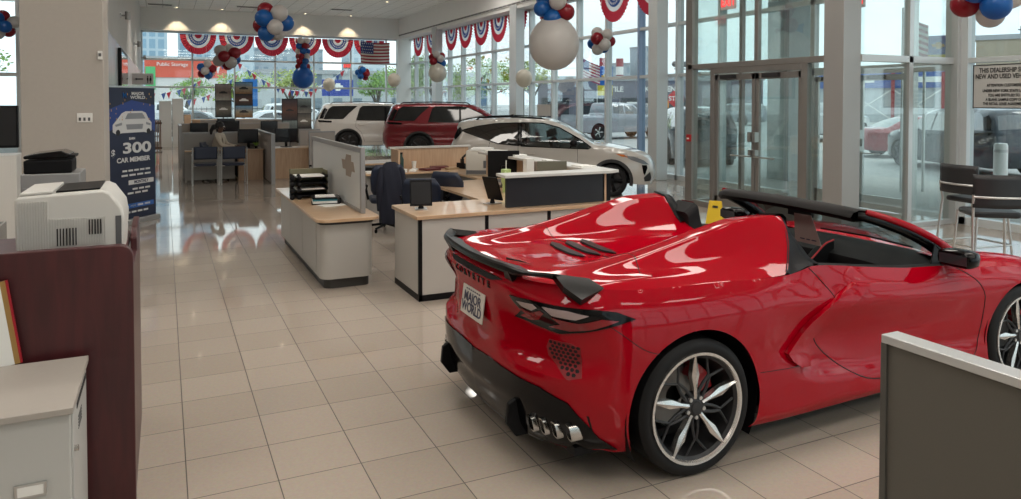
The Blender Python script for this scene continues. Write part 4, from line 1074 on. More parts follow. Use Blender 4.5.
fr = MB().box(1.84, 7.52, .716, 1.885, 7.58, 1.40).box(1.84, 10.28, .716, 1.885, 10.34, 1.40).box(1.84, 7.58, 1.345, 1.885, 10.28, 1.40).box(1.84, 7.58, .716, 1.885, 10.28, .75)
fr.build('screen_frame', m_pfr, d, bevel=.004)
MB().box(1.852, 7.58, .75, 1.874, 10.28, 1.345).build('screen_panel', mat('frosted_white', (.58, .60, .60), .3), d)
bt = [(0,-.05),(.075,-.05),(.075,-.115),(.185,-.115),(.21,-.05),(.285,-.05),(.25,.05),(.195,.05),(.195,.115),(.085,.115),(.06,.05),(-.03,.05)]
m_bow = mat('brown_vinyl_mark', (.30, .245, .20), .5)
MB().prism([(8.15-(x-.13)*2.05, 1.17+y*1.05) for x, y in bt], 1.848, 1.8525, 'x').build('bow_tie_mark', m_bow, d)
# letter trays and binder
t = thing('letter_tray', 'stack of dark letter trays with clipped papers on the credenza', 'letter tray', (1.59, 9.15, .7165)); t.scale = (1.2, 1.1, 1.15)
for k in range(4):
    z = .015+.066*k; b_ = MB().box(-.17, -.15, z, .17, .12, z+.008).box(-.17, -.15, z, -.16, .12, z+.03).box(.16, -.15, z, .17, .12, z+.03).build('tray', m_black, t, bevel=.002)
    MB().box(-.14, -.17, z+.010, .13, .10, z+.022).build('papers', m_paper if k % 2 else m_black, t)
    for q in (-.19, -.12): MB().bar((q, -.19, z+.005), (q, -.13, z+.03), .018).sphere((q, -.20, z+.005), .025, n=10, m=6).build('clip', m_black, t)
MB().box(-.17, .125, 0, .17, .15, .29).build('back_panel', mat('olive_board', (.16, .15, .09), .6), t, bevel=.006)
MB().box(.165, -.08, 0, .18, .15, .28).build('side_panel', mat('olive_board_b', (.16, .15, .09), .6), t, bevel=.006)
t = thing('ring_binder', 'black and teal ring binder lying on the credenza in front of the trays', 'binder', (1.67, 8.50, .716), R(-8))
MB().prism([(-.16,.002),(.14,.002),(.165,.02),(.165,.06),(.14,.078),(-.16,.078),(-.16,.072),(.135,.072),(.155,.058),(.155,.022),(.135,.008),(-.16,.008)], -.14, .14, 'y').build('cover', m_black, t, smooth=30)
MB().box(-.15, -.13, .012, .12, .13, .040).build('pages', m_paper, t); MB().box(-.15, -.135, .040, .12, .13, .055).build('teal_pages', mat('teal', (.03, .20, .26), .5), t)
MB().box(-.12, -.12, .079, .10, .12, .084).build('loose_sheet', m_paper, t)
sh = MB().box(-.14, -.11, 0, .14, .11, .002).build('paper_sheet', m_paper, loc=(1.70, 8.28, .7165), rot=(0, 0, .3)); tag(sh, 'loose white sheet partly under the ring binder', 'paper')

# --- reception counter
t = thing('reception_counter', 'long pale reception counter with maple top and black corner strips', 'counter')
X0, X1, Y0, Y1 = 2.15, 4.30, 6.55, 7.35
for xa, xb in ((X0+.03, X0+.67), (X0+.71, X0+1.36), (X0+1.40, X1)): MB().box(xa, Y0, .06, xb, Y0+.03, .77).build('front_panel', m_lamw, t)
for x in (X0, X0+.68, X0+1.37): MB().box(x-.005, Y0-.004, 0, x+.028, Y0+.03, .77).build('corner_strip', m_black, t)
MB().box(X0, Y0+.03, .06, X0+.02, Y1, .77).build('end_panel', m_lamw, t)
MB().box(X0-.004, Y0-.004, 0, X1, Y0+.02, .06).box(X0-.004, Y0+.02, 0, X0+.02, Y1, .06).build('plinth', m_black, t)
MB().prism([(X0-.035,Y0-.03),(4.47,Y0-.03),(4.47,Y0+.25),(4.42,Y1+.02),(X0-.02,Y1+.02),(X0-.035,Y1)], .775, .812).build('worktop', m_maple, t, bevel=.005)
MB().box(3.10, Y0+.10, .812, 4.26, Y0+.14, 1.12).build('upstand', mat('navy_black_panel', (.008, .009, .013), .45), t, bevel=.004)
MB().box(4.24, Y0+.10, .812, 4.28, 9.8, 1.12).build('side_upstand', m_mapley, t)
MB().box(3.12, Y0+.14, .812, 4.24, Y0+.16, 1.12).build('inner_upstand', m_mapley, t)
MB().prism([(3.04,6.56),(4.30,6.56),(4.42,6.62),(4.42,9.85),(4.13,9.85),(4.13,6.82),(3.06,6.82)], 1.12, 1.15).build('white_ledge', m_ledge, t, bevel=.004)
MB().box(3.3, 7.4, .715, 4.24, 9.8, .745).build('inner_desk', m_maple, t); MB().box(4.20, Y1, 0, 4.24, 9.8, .72).box(4.1, Y0+.2, .0, 4.2, Y0+.24, .75).build('inner_panel', m_lam, t)
for x, y, z in ((4.30, 6.66, 0),): MB().box(x-.04, y, 0, x+.04, y+.06, 1.12).build('ledge_post', m_black, t)
# tablets on stands
def tablet(x, y, rz, label, tilt=12):
    t = thing('tablet_stand', label, 'tablet', (x, y, .813), rz)
    MB().prism(rr(-.09, -.06, .09, .06, .015, n=3), 0, .008).build('base', m_steel, t, smooth=30)
    MB().lathe([(.028,0),(.028,.01),(.02,.04),(.02,.05)], n=16).build('stem', m_black, t)
    M = Matrix.Translation((0, 0, .16)) @ Matrix.Rotation(R(tilt), 4, 'Y')
    MB().box(-.008, -.11, -.13, .008, .11, .13, M).build('tablet', m_black, t, bevel=.005)
    MB().box(-.0095, -.095, -.11, -.008, .095, .11, M).build('screen', m_scr, t)
    return t
tablet(2.30, 6.95, R(75), 'black tablet on a stand at the left end of the reception counter')
tb = tablet(3.10, 7.0, R(200), 'black tablet on a stand turned away beside the counter upstand', 20)
# --- back desk run behind reception with tall maple partition
t = thing('reception_back_desk', 'long maple desk with brown screen behind the reception counter', 'desk')
MB().box(2.85, 11.3, .71, 4.9, 12.0, .74).box(4.2, 10.05, .71, 4.9, 11.3, .74).build('worktop', m_maple, t, bevel=.004)
MB().box(2.88, 11.4, 0, 2.92, 11.95, .71).box(2.92, 11.45, 0, 4.85, 11.49, .71).box(4.25, 10.1, 0, 4.85, 10.13, .71).build('modesty_panel', m_fab, t)
MB().box(3.46, 12.0, .0, 4.85, 12.05, 1.08).build('screen', m_mapley, t, bevel=.004); MB().box(3.42, 11.97, 1.08, 4.88, 12.08, 1.11).build('screen_cap', m_ledge, t)
MB().box(3.46, 11.65, .74, 3.50, 12.0, 1.08).build('screen_return', m_mapley, t)
# items on it
def place(o, x, y, z, rz=0): o.location = (x, y, z); o.rotation_euler = (0, 0, rz); return o
t = thing('printer', 'cream desktop laser printer behind the reception counter', 'printer', (4.52, 10.55, .741), R(0))
MB().prism([(-.19,0),(.19,0),(.19,.30),(.10,.33),(-.15,.33),(-.19,.26)], -.2, .2, 'y').build('printer_body', mat('cream_plastic', (.42, .39, .34), .5), t, bevel=.012)
MB().box(-.198, -.15, .10, -.188, -.02, .2).box(-.196, -.19, .02, -.188, .19, .07).build('printer_tray', m_grey, t, bevel=.003)
MB().box(-.16, -.12, .331, .12, .14, .36).build('paper_output', m_paper, t); t.scale = (1.22, 1.25, 1.15); t.rotation_euler = (0, 0, R(60))
t = thing('tumbler', 'pale green insulated tumbler with handle and straw', 'tumbler', (3.86, 8.30, .746), R(60)); t.scale = (1.2, 1.2, 1.2)
m_lime = mat('lime_enamel', (.42, .55, .22), .35)
MB().lathe([(0,0),(.036,0),(.037,.08),(.05,.11),(.052,.235),(.048,.24),(0,.24)], n=24).build('cup', m_lime, t, smooth=40)
MB().tube([(-.05,.0,.21),(-.10,0,.20),(-.105,0,.13),(-.05,0,.12)], .011, 8).build('handle', m_lime, t, smooth=50)
MB().bar((.01,0,.23),(.02,0,.33), .005).build('straw', m_paper, t)
t = thing('water_bottle', 'dark green bottle standing on the back desk by the brown screen', 'bottle', (3.58, 11.85, .741)); MB().lathe([(0,0),(.04,0),(.042,.17),(.022,.22),(.022,.26),(0,.26)], n=20).build('bottle_body', mat('dark_green', (.015, .05, .04), .3), t, smooth=40)
MB().lathe([(.025,.255),(.025,.285),(0,.287)], n=14).build('cap', m_black, t)
t = thing('coffee_cup', 'white paper coffee cup standing on the back desk', 'cup', (3.80, 11.85, .741)); MB().lathe([(0,0),(.030,0),(.040,.12),(.038,.12)], n=20).build('cup_body', m_paper, t, smooth=40); MB().lathe([(.042,.118),(.042,.13),(.0,.132)], n=20).build('lid', m_white, t)
t = thing('desk_phone', 'black desk phone with tilted handset on the back desk', 'phone', (4.62, 11.6, .741), R(20))
MB().prism([(-.1,0),(.1,0),(.1,.03),(-.1,.10)], -.1, .1, 'y').build('phone_body', m_black, t, bevel=.006); MB().tube([(-.09,-.06,.13),(-.1,-.06,.19),(-.02,-.06,.24),(.03,-.06,.21)], .02, 8).build('handset', m_black, t); MB().box(-.02,.0,.07,-.01,.09,.16).build('phone_screen', m_scr, t)
for i, (x, y, rz, w, l, c) in enumerate(((3.98, 11.55, .3, .15, .11, 'dark red'), (4.25, 11.85, -.2, .15, .11, 'dark red'), (3.68, 11.5, 1.1, .16, .05, 'white'), (4.35, 11.5, .1, .10, .07, 'tan'))):
    mm = {'dark red': mat('maroon_folder', (.10, .015, .02), .6), 'white': m_paper, 'tan': mat('kraft', (.35, .25, .15), .8)}[c]
    o = MB().box(-w, -l, 0, w, l, .03).build('folder', mm, bevel=.004); place(o, x, y, .741, rz)
    tag(o, ['maroon folder lying on the back desk beside the coffee cup', 'maroon folder at the rear of the back desk below the brown screen', 'narrow white document lying aslant on the back desk', 'small tan packet between the folders and the desk phone'][i], 'folder')
def monitor(x, y, z, rz, label, w=.54, h=.32, mm=None):
    t = thing('monitor', label, 'monitor', (x, y, z), rz)
    MB().box(-.012, -w/2, .12, .018, w/2, .12+h).build('casing', mm or m_black, t, bevel=.004)
    MB().box(-.0135, -w/2+.012, .132, -.012, w/2-.012, .12+h-.012).build('screen', m_scr, t)
    MB().box(.018, -.03, 0, .045, .03, .28).build('stand', mm or m_black, t); MB().box(-.08, -.12, 0, .12, .12, .012).build('foot', mm or m_black, t)
    return t
monitor(4.08, 8.85, .746, R(-110), 'black monitor seen from behind just right of the green tumbler', .42, .36)
t = monitor(4.02, 7.25, .82, R(-105), 'grey-olive display with pale frame by the white ledge corner', .34, .34, mat('olive_casing', (.14, .135, .10), .6))
t.location = (3.97, 7.3, .746)
for i, (x, y, h) in enumerate(((3.90, 7.75, .46), (4.03, 7.74, .42), (4.15, 7.75, .44))):
    o = MB().box(-.05, -.05, 0, .05, .05, h).build('file_box', m_paper if i % 2 == 0 else m_bow, bevel=.004); place(o, x, y, .746, .1*i)
    tag(o, ['tall white file box next to the monitor on the inner desk', 'brown file box squeezed between two white ones on the inner desk', 'white file box nearest the printer on the inner desk'][i], 'box')
for i, (y, w) in enumerate(((7.1, .12), (8.9, .14), (9.2, .15), (9.5, .13))):
    o = MB().box(-.1, -w, 0, .1, w, .012+.008*i).build('paper_pile', m_paper); place(o, 4.27, y, 1.151, .2*i); tag(o, ['thin papers on the white ledge near its front corner', 'pile of papers on the ledge above the printer', 'second pile of papers along the ledge towards the crossover', 'thickest pile of papers at the far end of the ledge'][i], 'paper')
# --- seats
def office_chair(x, y, rz, label, hb=.50, group=None):
    t = thing('office_chair', label, 'chair', (x, y, 0), rz, group)
    for k in range(5):
        a = 2*pi*k/5; e = (.29*cos(a), .29*sin(a)); l = MB().tube([(0,0,.10),(e[0],e[1],.065)], [.022,.015], 8).build('base_leg', m_black, t)
        MB().sphere((e[0], e[1], .032), .032, (1,.7,1), 12, 8).build('castor', m_black, l)
    MB().bar((0,0,.09),(0,0,.42), .025, 12).build('gas_lift', m_steel, t)
    MB().prism(rr(-.24,-.24,.24,.24,.08), .42, .50).build('seat', m_navy, t, bevel=.025, smooth=40)
    rows = []
    for z, w, x_ in ((.56,.20,-.20),(.62,.235,-.22),(.80,.245,-.235),(.56+hb-.08,.23,-.27),(.56+hb,.18,-.285)):
        rows.append([(x_+.03*(1-(q/1.)**2)*-1, w*q, z) for q in [i/6 for i in range(-6, 7)]])
    MB().grid(rows).build('backrest', m_navy, t, smooth=60, solid=.05, soff=0)
    MB().box(-.30,-.03,.40,-.26,.03,.75).build('back_bar', m_black, t)
    for s in (-1, 1): MB().tube([(-.02,s*.26,.46),(-.02,s*.29,.60),(-.14,s*.29,.67),(.14,s*.29,.67)], .018, 8).build('armrest', m_black, t)
    return t
office_chair(3.02, 8.95, R(60), 'navy swivel chair just behind the left tablet on the reception counter', .36)
office_chair(3.62, 9.35, R(35), 'navy swivel chair between the cream printer and the reception counter', .38)
oc = office_chair(2.92, 10.42, R(80), 'navy swivel chair carrying the dark jacket by the credenza end', .42)
# jacket over the chair
rows = []
for z, w, dpt in ((1.10,.10,.05),(1.06,.19,.08),(.95,.24,.10),(.80,.25,.12),(.60,.27,.13),(.40,.28,.13),(.24,.26,.12)):
    rows.append([(.62*w*cos(a)*(1+.10*sin(5*a+z*7)), dpt*sin(a)*(1+.18*sin(7*a+z*9))-.01, z) for a in [2*pi*i/40 for i in range(40)]])
t = thing('jacket', 'dark navy jacket draped over the back of a swivel chair', 'jacket', (2.90, 10.12, -.08), R(8))
MB().grid(rows, closed=True).build('jacket_body', mat('navy_cloth', (.010, .012, .025), .85), t, smooth=70)
for s in (-1, 1): MB().tube([(s*.13,-.02,1.03),(s*.17,-.03,.85),(s*.18,-.02,.6),(s*.17,.0,.42)], [.04,.05,.045,.035], 10).build('sleeve', mat('navy_cloth_s', (.010, .012, .025), .85), t, smooth=60)

def guest_chair(x, y, rz, label, group=None):
    t = thing('guest_chair', label, 'chair', (x, y, 0), rz, group)
    MB().prism(rr(-.24,-.23,.24,.23,.06), .42, .48).build('seat', m_navy, t, bevel=.02, smooth=40)
    MB().grid([[(-.24-.02*(q*q), .24*q, z) for q in [i/5 for i in range(-5, 6)]] for z in (.58,.62,.82,.86)]).build('backrest', m_navy, t, smooth=60, solid=.04, soff=0)
    for s in (-1, 1):
        MB().tube([(-.28,s*.27,.0),(-.25,s*.27,.45),(-.27,s*.27,.84)], .014, 8).build('rear_leg', m_steel, t, smooth=60)
        MB().tube([(.24,s*.27,.0),(.22,s*.27,.64)], .014, 8).build('front_leg', m_steel, t, smooth=60)
        MB().tube([(-.26,s*.27,.65),(.0,s*.275,.67),(.24,s*.27,.64)], [.014,.02,.016], 8).build('armrest', m_steel, t, smooth=60)
    MB().bar((.2,-.27,.43),(.2,.27,.43),.011).bar((-.22,-.27,.43),(-.22,.27,.43),.011).build('seat_frame', m_steel, t)
    return t
guest_chair(.83, 17.95, R(90), 'left one of two navy guest chairs facing the woman at the desk')
guest_chair(1.42, 17.85, R(90), 'right one of two navy guest chairs facing the woman at the desk')
# --- desk with seated woman
def panel(name_t, mb, mm): return mb.build(name_t, mm, None, bevel=.004)
t = thing('desk', 'maple desk with grey front where the woman in beige sits', 'desk')
MB().box(.42, 18.35, .71, 1.52, 18.62, .74).box(1.52, 18.35, .71, 2.16, 19.3, .74).build('worktop', m_maple, t, bevel=.004)
MB().box(.46, 18.45, .05, 1.5, 18.49, .71).build('modesty_panel', m_fab, t); MB().box(1.58, 18.42, 0, 2.14, 19.1, .71).build('pedestal', m_mapley, t, bevel=.003)
MB().box(.42, 18.4, 0, .46, 18.6, .71).build('end_panel', m_fab, t)
def partition(label, x0, y0, x1, y1, h, mm=None, z0=0.):
    t = thing('partition', label, 'partition')
    vert = abs(y1-y0) > abs(x1-x0)
    MB().box(x0, y0, z0+.02, x1, y1, h-.03).build('fabric_panel', mm or m_fab, t)
    if vert: MB().box(x0-.008, y0-.02, z0, x1+.008, y0, h).box(x0-.008, y1, z0, x1+.008, y1+.02, h).box(x0-.008, y0, h-.035, x1+.008, y1, h).build('partition_frame', m_pfr, t)
    else: MB().box(x0-.02, y0-.008, z0, x0, y1+.008, h).box(x1, y0-.008, z0, x1+.02, y1+.008, h).box(x0, y0-.008, h-.035, x1, y1+.008, h).build('partition_frame', m_pfr, t)
    return t
partition('grey fabric partition left of and behind the seated woman', .42, 19.42, 2.15, 19.48, 1.12, m_fab)
partition('grey partition running along the right side of the woman\'s desk', 2.19, 17.3, 2.26, 20.6, 1.14, m_fabt)
monitor(1.84, 18.85, .741, R(65), 'black monitor on the desk of the woman in beige', .50, .34)
def clutter(name, label, cat, x, y, z, fn, mm):
    o = fn().build(name, mm, None, smooth=40); o.location = (x, y, z); tag(o, label, cat); return o
t = thing('desk_lamp', 'small cream table lamp with round shade on the woman\'s desk', 'lamp', (2.05, 18.95, .741)); MB().lathe([(.06,0),(.05,.02),(.012,.03),(.012,.22)], n=16).build('lamp_stem', m_white, t, smooth=40); MB().sphere((0,0,.30), .09, n=16, m=10).build('lamp_shade', mat('cream_shade', (.6,.56,.48), .7), t, smooth=60)
t = thing('potted_plant', 'tiny green potted plant on the woman\'s desk', 'plant', (2.0, 18.6, .741)); MB().lathe([(0,0),(.03,0),(.04,.06),(.0,.06)], n=14).build('pot', m_black, t)
lf = MB()
for i in range(14):
    a = i*2.4; lf.add([(0,0,.05),(.05*cos(a)-.01*sin(a),.05*sin(a)+.01*cos(a),.12),(.08*cos(a),.08*sin(a),.14+.02*(i%3)),(.05*cos(a)+.01*sin(a),.05*sin(a)-.01*cos(a),.12)], [(0,1,2,3)])
lf.build('leaves', mat('lime_leaf', (.25,.45,.06), .6), t)
# --- neighbouring desks
t = thing('desk', 'maple desk behind the partition right of the seated woman', 'desk'); MB().box(2.35, 18.4, .71, 3.5, 19.2, .74).build('worktop', m_maple, t); MB().box(2.37, 18.45, 0, 3.4, 18.5, .71).build('front_panel', m_mapley, t); MB().box(2.37, 18.5, 0, 2.40, 19.2, .71).build('end_panel', m_mapley, t)
monitor(2.75, 18.9, .741, R(95), 'black monitor on the desk right of the partition', .56, .34)
partition('taupe partition behind the desk right of the seated woman', 3.2, 19.6, 3.7, 19.66, 1.15, m_fabt)
partition('long grey partition two rows behind the seated woman', .45, 24.2, 3.6, 24.26, 1.2, m_fab)
partition('grey partition at the aisle end of the second row', .38, 22.3, .44, 24.2, 1.2, m_fabt)
t = thing('desk', 'maple desk of the second row behind the seated woman', 'desk'); MB().box(.5, 23.2, .71, 3.4, 24.1, .74).build('worktop', m_maple, t); MB().box(.5, 23.25, 0, 3.3, 23.3, .71).build('front_panel', m_fab, t)
monitor(.95, 23.9, .741, R(90), 'black monitor at the aisle end of the second desk row', .5, .36)
monitor(1.75, 23.8, .741, R(85), 'wide black monitor in the middle of the second desk row', .66, .42)
monitor(2.95, 23.8, .741, R(90), 'black monitor at the right end of the second desk row', .5, .4)
office_chair(.85, 22.5, R(95), 'blue swivel chair at the aisle end of the second desk row', .42)
office_chair(1.65, 22.4, R(85), 'blue swivel chair between the seated woman and the second desk row', .42)
partition('grey partition in the third row towards the far windows', 1.2, 28.6, 4.6, 28.66, 1.2, m_fab)
t = thing('desk', 'maple desk of the third row towards the far windows', 'desk'); MB().box(.8, 27.4, .71, 3.6, 28.2, .74).build('worktop', m_maple, t); MB().box(.8, 27.4, 0, 3.6, 27.45, .71).build('front_panel', m_mapley, t)
monitor(2.0, 28.0, .741, R(90), 'black monitor on the third desk row', .6, .4)
t = thing('bookcase', 'brown maple bookcase under the far window posters', 'bookcase'); MB().box(1.0, 31.2, 0, 3.4, 31.7, 1.12).build('carcass', m_mapley, t, bevel=.006); MB().box(.95, 31.15, 1.12, 3.45, 31.75, 1.16).build('top', m_maple, t)
t = thing('bookcase', 'taller brown cupboard beside the white cupboards', 'cupboard'); MB().box(.70, 30.9, 0, .94, 31.4, 1.35).build('carcass', m_mapley, t, bevel=.006); MB().box(.71, 30.89, .1, .93, 30.9, 1.3).build('cupboard_door', m_mapley, t)
for i, (x0, x1, z) in enumerate(((-.18, .28, 1.88), (.30, .72, 1.98))):
    t = thing('tall_cupboard', ['left tall white cupboard near the far windows', 'right and taller white cupboard near the far windows'][i], 'cupboard')
    MB().box(x0, 33.0, 0, x1, 33.5, z).build('carcass', m_white, t, bevel=.006); MB().box(x0+.01, 32.985, .1, x1-.01, 33.0, z-.03).build('cupboard_door', m_white, t, bevel=.003); MB().box(x0+.05, 32.96, .9, x0+.07, 32.985, 1.1).build('handle', m_steel, t)
t = thing('slatted_screen', 'low brown slatted screen beside the white cupboards at the wall', 'screen')
for k in range(6): MB().box(-.42+.055*k, 31.0, 0, -.385+.055*k, 31.04, 1.15).build('slat', M_wood('walnut%d' % k, (.10,.045,.025), (.16,.08,.045), 3, .4, 2) if k == 0 else bpy.data.materials['walnut0'], t)
MB().box(-.43, 31.04, .05, -.08, 31.06, .12).box(-.43, 31.04, 1.0, -.08, 31.06, 1.07).build('rail', m_dark, t)
# chair right of divider (beyond trays)
office_chair(2.72, 14.2, R(150), 'dark swivel chair with steel arms beyond the letter trays', .45)
partition('low taupe partition showing just above the credenza screen', 3.15, 17.9, 3.73, 17.96, 1.16, m_fabt)
t = thing('desk', 'empty maple desk beyond the brown screen, nearer the dark red SUV', 'desk'); MB().box(3.2, 13.2, .71, 4.9, 14.0, .74).build('worktop', m_maple, t); MB().box(3.2, 13.22, .0, 3.24, 13.98, .71).box(3.24, 13.5, 0, 4.9, 13.54, .7).build('panel', m_fab, t)
for i, (x, y, z, s, c) in enumerate(((2.99, 11.45, .741, .12, 0), (3.25, 11.55, .741, .16, 1), (3.02, 11.80, .741, .13, 2), (3.30, 11.85, .741, .13, 1), (3.45, 11.38, .741, .07, 0))):
    o = MB().box(-s, -s*.7, 0, s, s*.7, .03+.02*(i % 3)).build('document_stack', [m_paper, mat('maroon_doc', (.08,.02,.03), .6), m_black][c], bevel=.003); place(o, x, y, z, .5*i)
    tag(o, ['white document stack at the near corner of the back desk left half', 'maroon document stack behind the white one on the left half of the back desk', 'black folder stack at the left rear of the back desk left half', 'maroon folder stack at the right rear of the back desk left half', 'small white document stack right of the others on the back desk'][i], 'documents')

# --- seated woman
def skinned(name, verts, edges, radii, mm, parent, sub=2, root=0):
    me = bpy.data.meshes.new(name); me.from_pydata(verts, edges, []); o = bpy.data.objects.new(name, me); COL.objects.link(o)
    sk = o.modifiers.new('skin', 'SKIN'); me.skin_vertices if len(me.skin_vertices) else None
    bm = bmesh.new(); bm.from_mesh(me); l = bm.verts.layers.skin.verify()
    for i, v in enumerate(bm.verts):
        r = radii[i]; v[l].radius = r if isinstance(r, tuple) else (r, r); v[l].use_root = (i == root)
    bm.to_mesh(me); bm.free()
    sk.use_smooth_shade = True; ss = o.modifiers.new('sub', 'SUBSURF'); ss.levels = sub; ss.render_levels = sub
    me.materials.append(mm); o.parent = parent; return o
m_skin = mat('brown_skin', (.10, .05, .032), .5); m_shirt = mat('beige_shirt', (.42, .37, .30), .85, var=.06, scale=20); m_hair = mat('black_hair', (.008, .007, .007), .6); m_trou = mat('dark_trousers', (.02, .02, .025), .8)
px_, py_ = 1.22, 19.02   # seat position behind the desk, facing +x / camera side
pr = thing('person', 'seated person in a beige shirt with dark hair tied back, facing a monitor', 'person', (1.18, 18.93, 0), R(-18))
# body facing +x
V = [(-.02,0,.52),(-.02,0,.70),(.0,0,.88),(.02,0,1.03),(.03,0,1.12), (.03,.17,1.06),(.12,.22,.84),(.30,.14,.79),(.40,.10,.80), (.03,-.17,1.06),(.10,-.24,.84),(.28,-.18,.79),(.40,-.13,.80)]
E_ = [(0,1),(1,2),(2,3),(3,4),(3,5),(5,6),(6,7),(7,8),(3,9),(9,10),(10,11),(11,12)]
skinned('body', V, E_, [(.17,.14),(.15,.12),(.17,.12),(.14,.10),.055, .075,.055,.042,.035, .075,.055,.042,.035], m_shirt, pr)
skinned('legs', [(0,0,.50),(.05,.10,.50),(.42,.12,.52),(.44,.12,.12),(.52,.12,.05),(.05,-.10,.50),(.42,-.12,.52),(.44,-.12,.12),(.52,-.12,.05)], [(0,1),(1,2),(2,3),(3,4),(0,5),(5,6),(6,7),(7,8)], [(.14,.12),.10,.075,.05,.045,.10,.075,.05,.045], m_trou, pr)
hd_ = skinned('head', [(.03,0,1.10),(.04,0,1.17),(.055,0,1.25),(.06,0,1.32),(.115,0,1.21)], [(0,1),(1,2),(2,3),(2,4)], [.05,.055,(.082,.095),(.070,.08),.035], m_skin, pr)
MB().add([(.145,-.012,1.245),(.145,.012,1.245),(.172,0,1.225),(.148,0,1.275)], [(0,1,2),(0,2,3),(1,3,2)]).build('nose', m_skin, pr)
for s in (-1, 1):
    MB().sphere((.128, s*.032, 1.272), .010, n=8, m=6).build('eye', m_paper, pr); MB().sphere((.05, s*.083, 1.25), .022, (.7,.4,1.2), 10, 6).build('ear', m_skin, pr)
MB().sphere((.140, 0, 1.198), .018, (.5,1.2,.4), 10, 6).build('mouth', mat('lips', (.12,.03,.03), .5), pr)
MB().sphere((.025, 0, 1.30), .105, (1.0,.93,.92), 20, 12).build('hair', m_hair, pr, smooth=70)
MB().sphere((-.10, 0, 1.26), .065, (1.1,.9,1.0), 16, 10).tube([(-.12,0,1.25),(-.17,0,1.17),(-.17,0,1.08)], [.05,.045,.02], 10).build('hair_bun', m_hair, pr, smooth=70)
for s, y0, z0 in ((1,.10,.80),(-1,-.13,.80)):
    vs = [(.40,y0,z0),(.46,y0-.01*s,z0-.005)]; es = [(0,1)]; rd = [.026,(.034,.016)]
    for k in range(4):
        yy = y0-.028+.019*k; b = len(vs); ln = (.05,.06,.058,.045)[k]; vs += [(.49,yy,z0-.005),(.49+ln*.6,yy,z0-.015),(.49+ln,yy,z0-.032)]; es += [(1,b),(b,b+1),(b+1,b+2)]; rd += [.009,.008,.007]
    b = len(vs); vs += [(.45,y0-.035*s,z0-.01),(.48,y0-.05*s,z0-.02)]; es += [(0,b),(b,b+1)]; rd += [.010,.008]
    skinned('hand', vs, es, rd, m_skin, pr)
oc = office_chair(1.10, 18.95, R(-18), 'dark swivel chair the woman in beige sits on', .34)

# --- foreground left: cherry desk panel, printers, white cabinet, pillar shelf
t = thing('cherry_counter', 'tall dark cherry veneered counter end at the left edge', 'counter')
MB().prism(rr(-1.3, 0, -.135, 1.235, .055, (0,1,0,0)), 3.74, 3.79, 'y').build('front_panel', m_cherry, t, bevel=.004, smooth=35)
MB().box(-1.25, 3.79, 1.10, -.18, 4.75, 1.14).build('shelf', m_cherry, t); MB().box(-1.2, 4.72, 0, -.2, 4.76, 1.1).build('back_panel', m_cherry, t)
MB().prism([(3.80, 0), (4.9, 0), (4.9, 1.20), (4.55, 1.20), (4.48, 1.19), (4.43, 1.15), (4.43, 1.08), (3.80, 1.1)], -.172, -.14, 'x').build('side_panel', m_cherry, t, bevel=.006)
t = thing('laser_printer', 'large off-white laser printer on the dark cherry counter', 'printer', (0, 0, 1.142))
# footprint x -.70..-.19 , y 3.9..4.3
m_prn = mat('printer_offwhite', (.55, .54, .51), .45, var=.01, scale=4)
pp = [(-.615,0),(-.185,0),(-.175,.17),(-.185,.235),(-.235,.31),(-.265,.325),(-.605,.31),(-.62,.29)]
MB().prism(pp, 3.95, 4.40, 'y').build('printer_body', m_prn, t, bevel=.012, smooth=30)
MB().prism([(-.665,.326),(-.29,.341),(-.245,.325),(-.19,.24),(-.20,.34),(-.28,.368),(-.655,.358)], 3.955, 4.395, 'y').build('top_cover', m_prn, t, bevel=.006, smooth=30) if False else None
MB().prism([(-.46,.318),(-.28,.326),(-.28,.333),(-.46,.325)], 3.99, 4.35, 'y').build('output_tray', m_black, t)
MB().prism([(-.60,.312),(-.47,.318),(-.47,.330),(-.60,.324)], 3.96, 4.39, 'y').build('top_panel', m_prn, t, bevel=.004)
MB().box(-.215,3.948,0,-.19,3.952,.2).build('seam', m_grey, t)
for k in range(12): MB().box(-.612+.0105*k+.004, 3.943, .005, -.612+.0105*k+.009, 3.951, .285).build('rib', m_prn, t)
for k in range(22): MB().box(-.48+.0105*k, 3.944, .075, -.48+.0105*k+.004, 3.951, .20).build('vent_rib', m_prn, t)
for k in range(7): MB().box(-.455+.0125*k, 3.9425, .075, -.455+.0125*k+.005, 3.951, .155).build('vent_slot', m_gap, t)
for k in range(5): MB().box(-.325+.0115*k, 3.9425, .12, -.325+.0115*k+.005, 3.951, .19).build('vent_slot', m_gap, t)
t = thing('scanner', 'black flat document scanner lying behind the off-white printer', 'scanner', (-.60, 5.0, 1.475))
MB().box(-.18,-.15,0,.18,.15,.09).build('scanner_base', m_black, t, bevel=.012); t.scale = (.66, .8, .85)
MB().prism([(-.18,.10),(.14,.10),(.17,.125),(.10,.15),(-.10,.135),(-.18,.12)], -.15, .15, 'y').build('scanner_lid', m_blackg, t, bevel=.01)
MB().box(.15,-.12,.10,.20,.12,.12).build('feeder', m_black, t, bevel=.005)
sd = thing('side_cabinet', 'tall grey steel cabinet carrying the black scanner', 'cabinet'); MB().box(-.73, 4.86, 0, -.44, 5.2, 1.475).build('carcass', m_pfr, sd, bevel=.006); MB().box(-.72, 4.852, .1, -.45, 4.86, 1.4).build('cabinet_door', m_pfr, sd, bevel=.003)
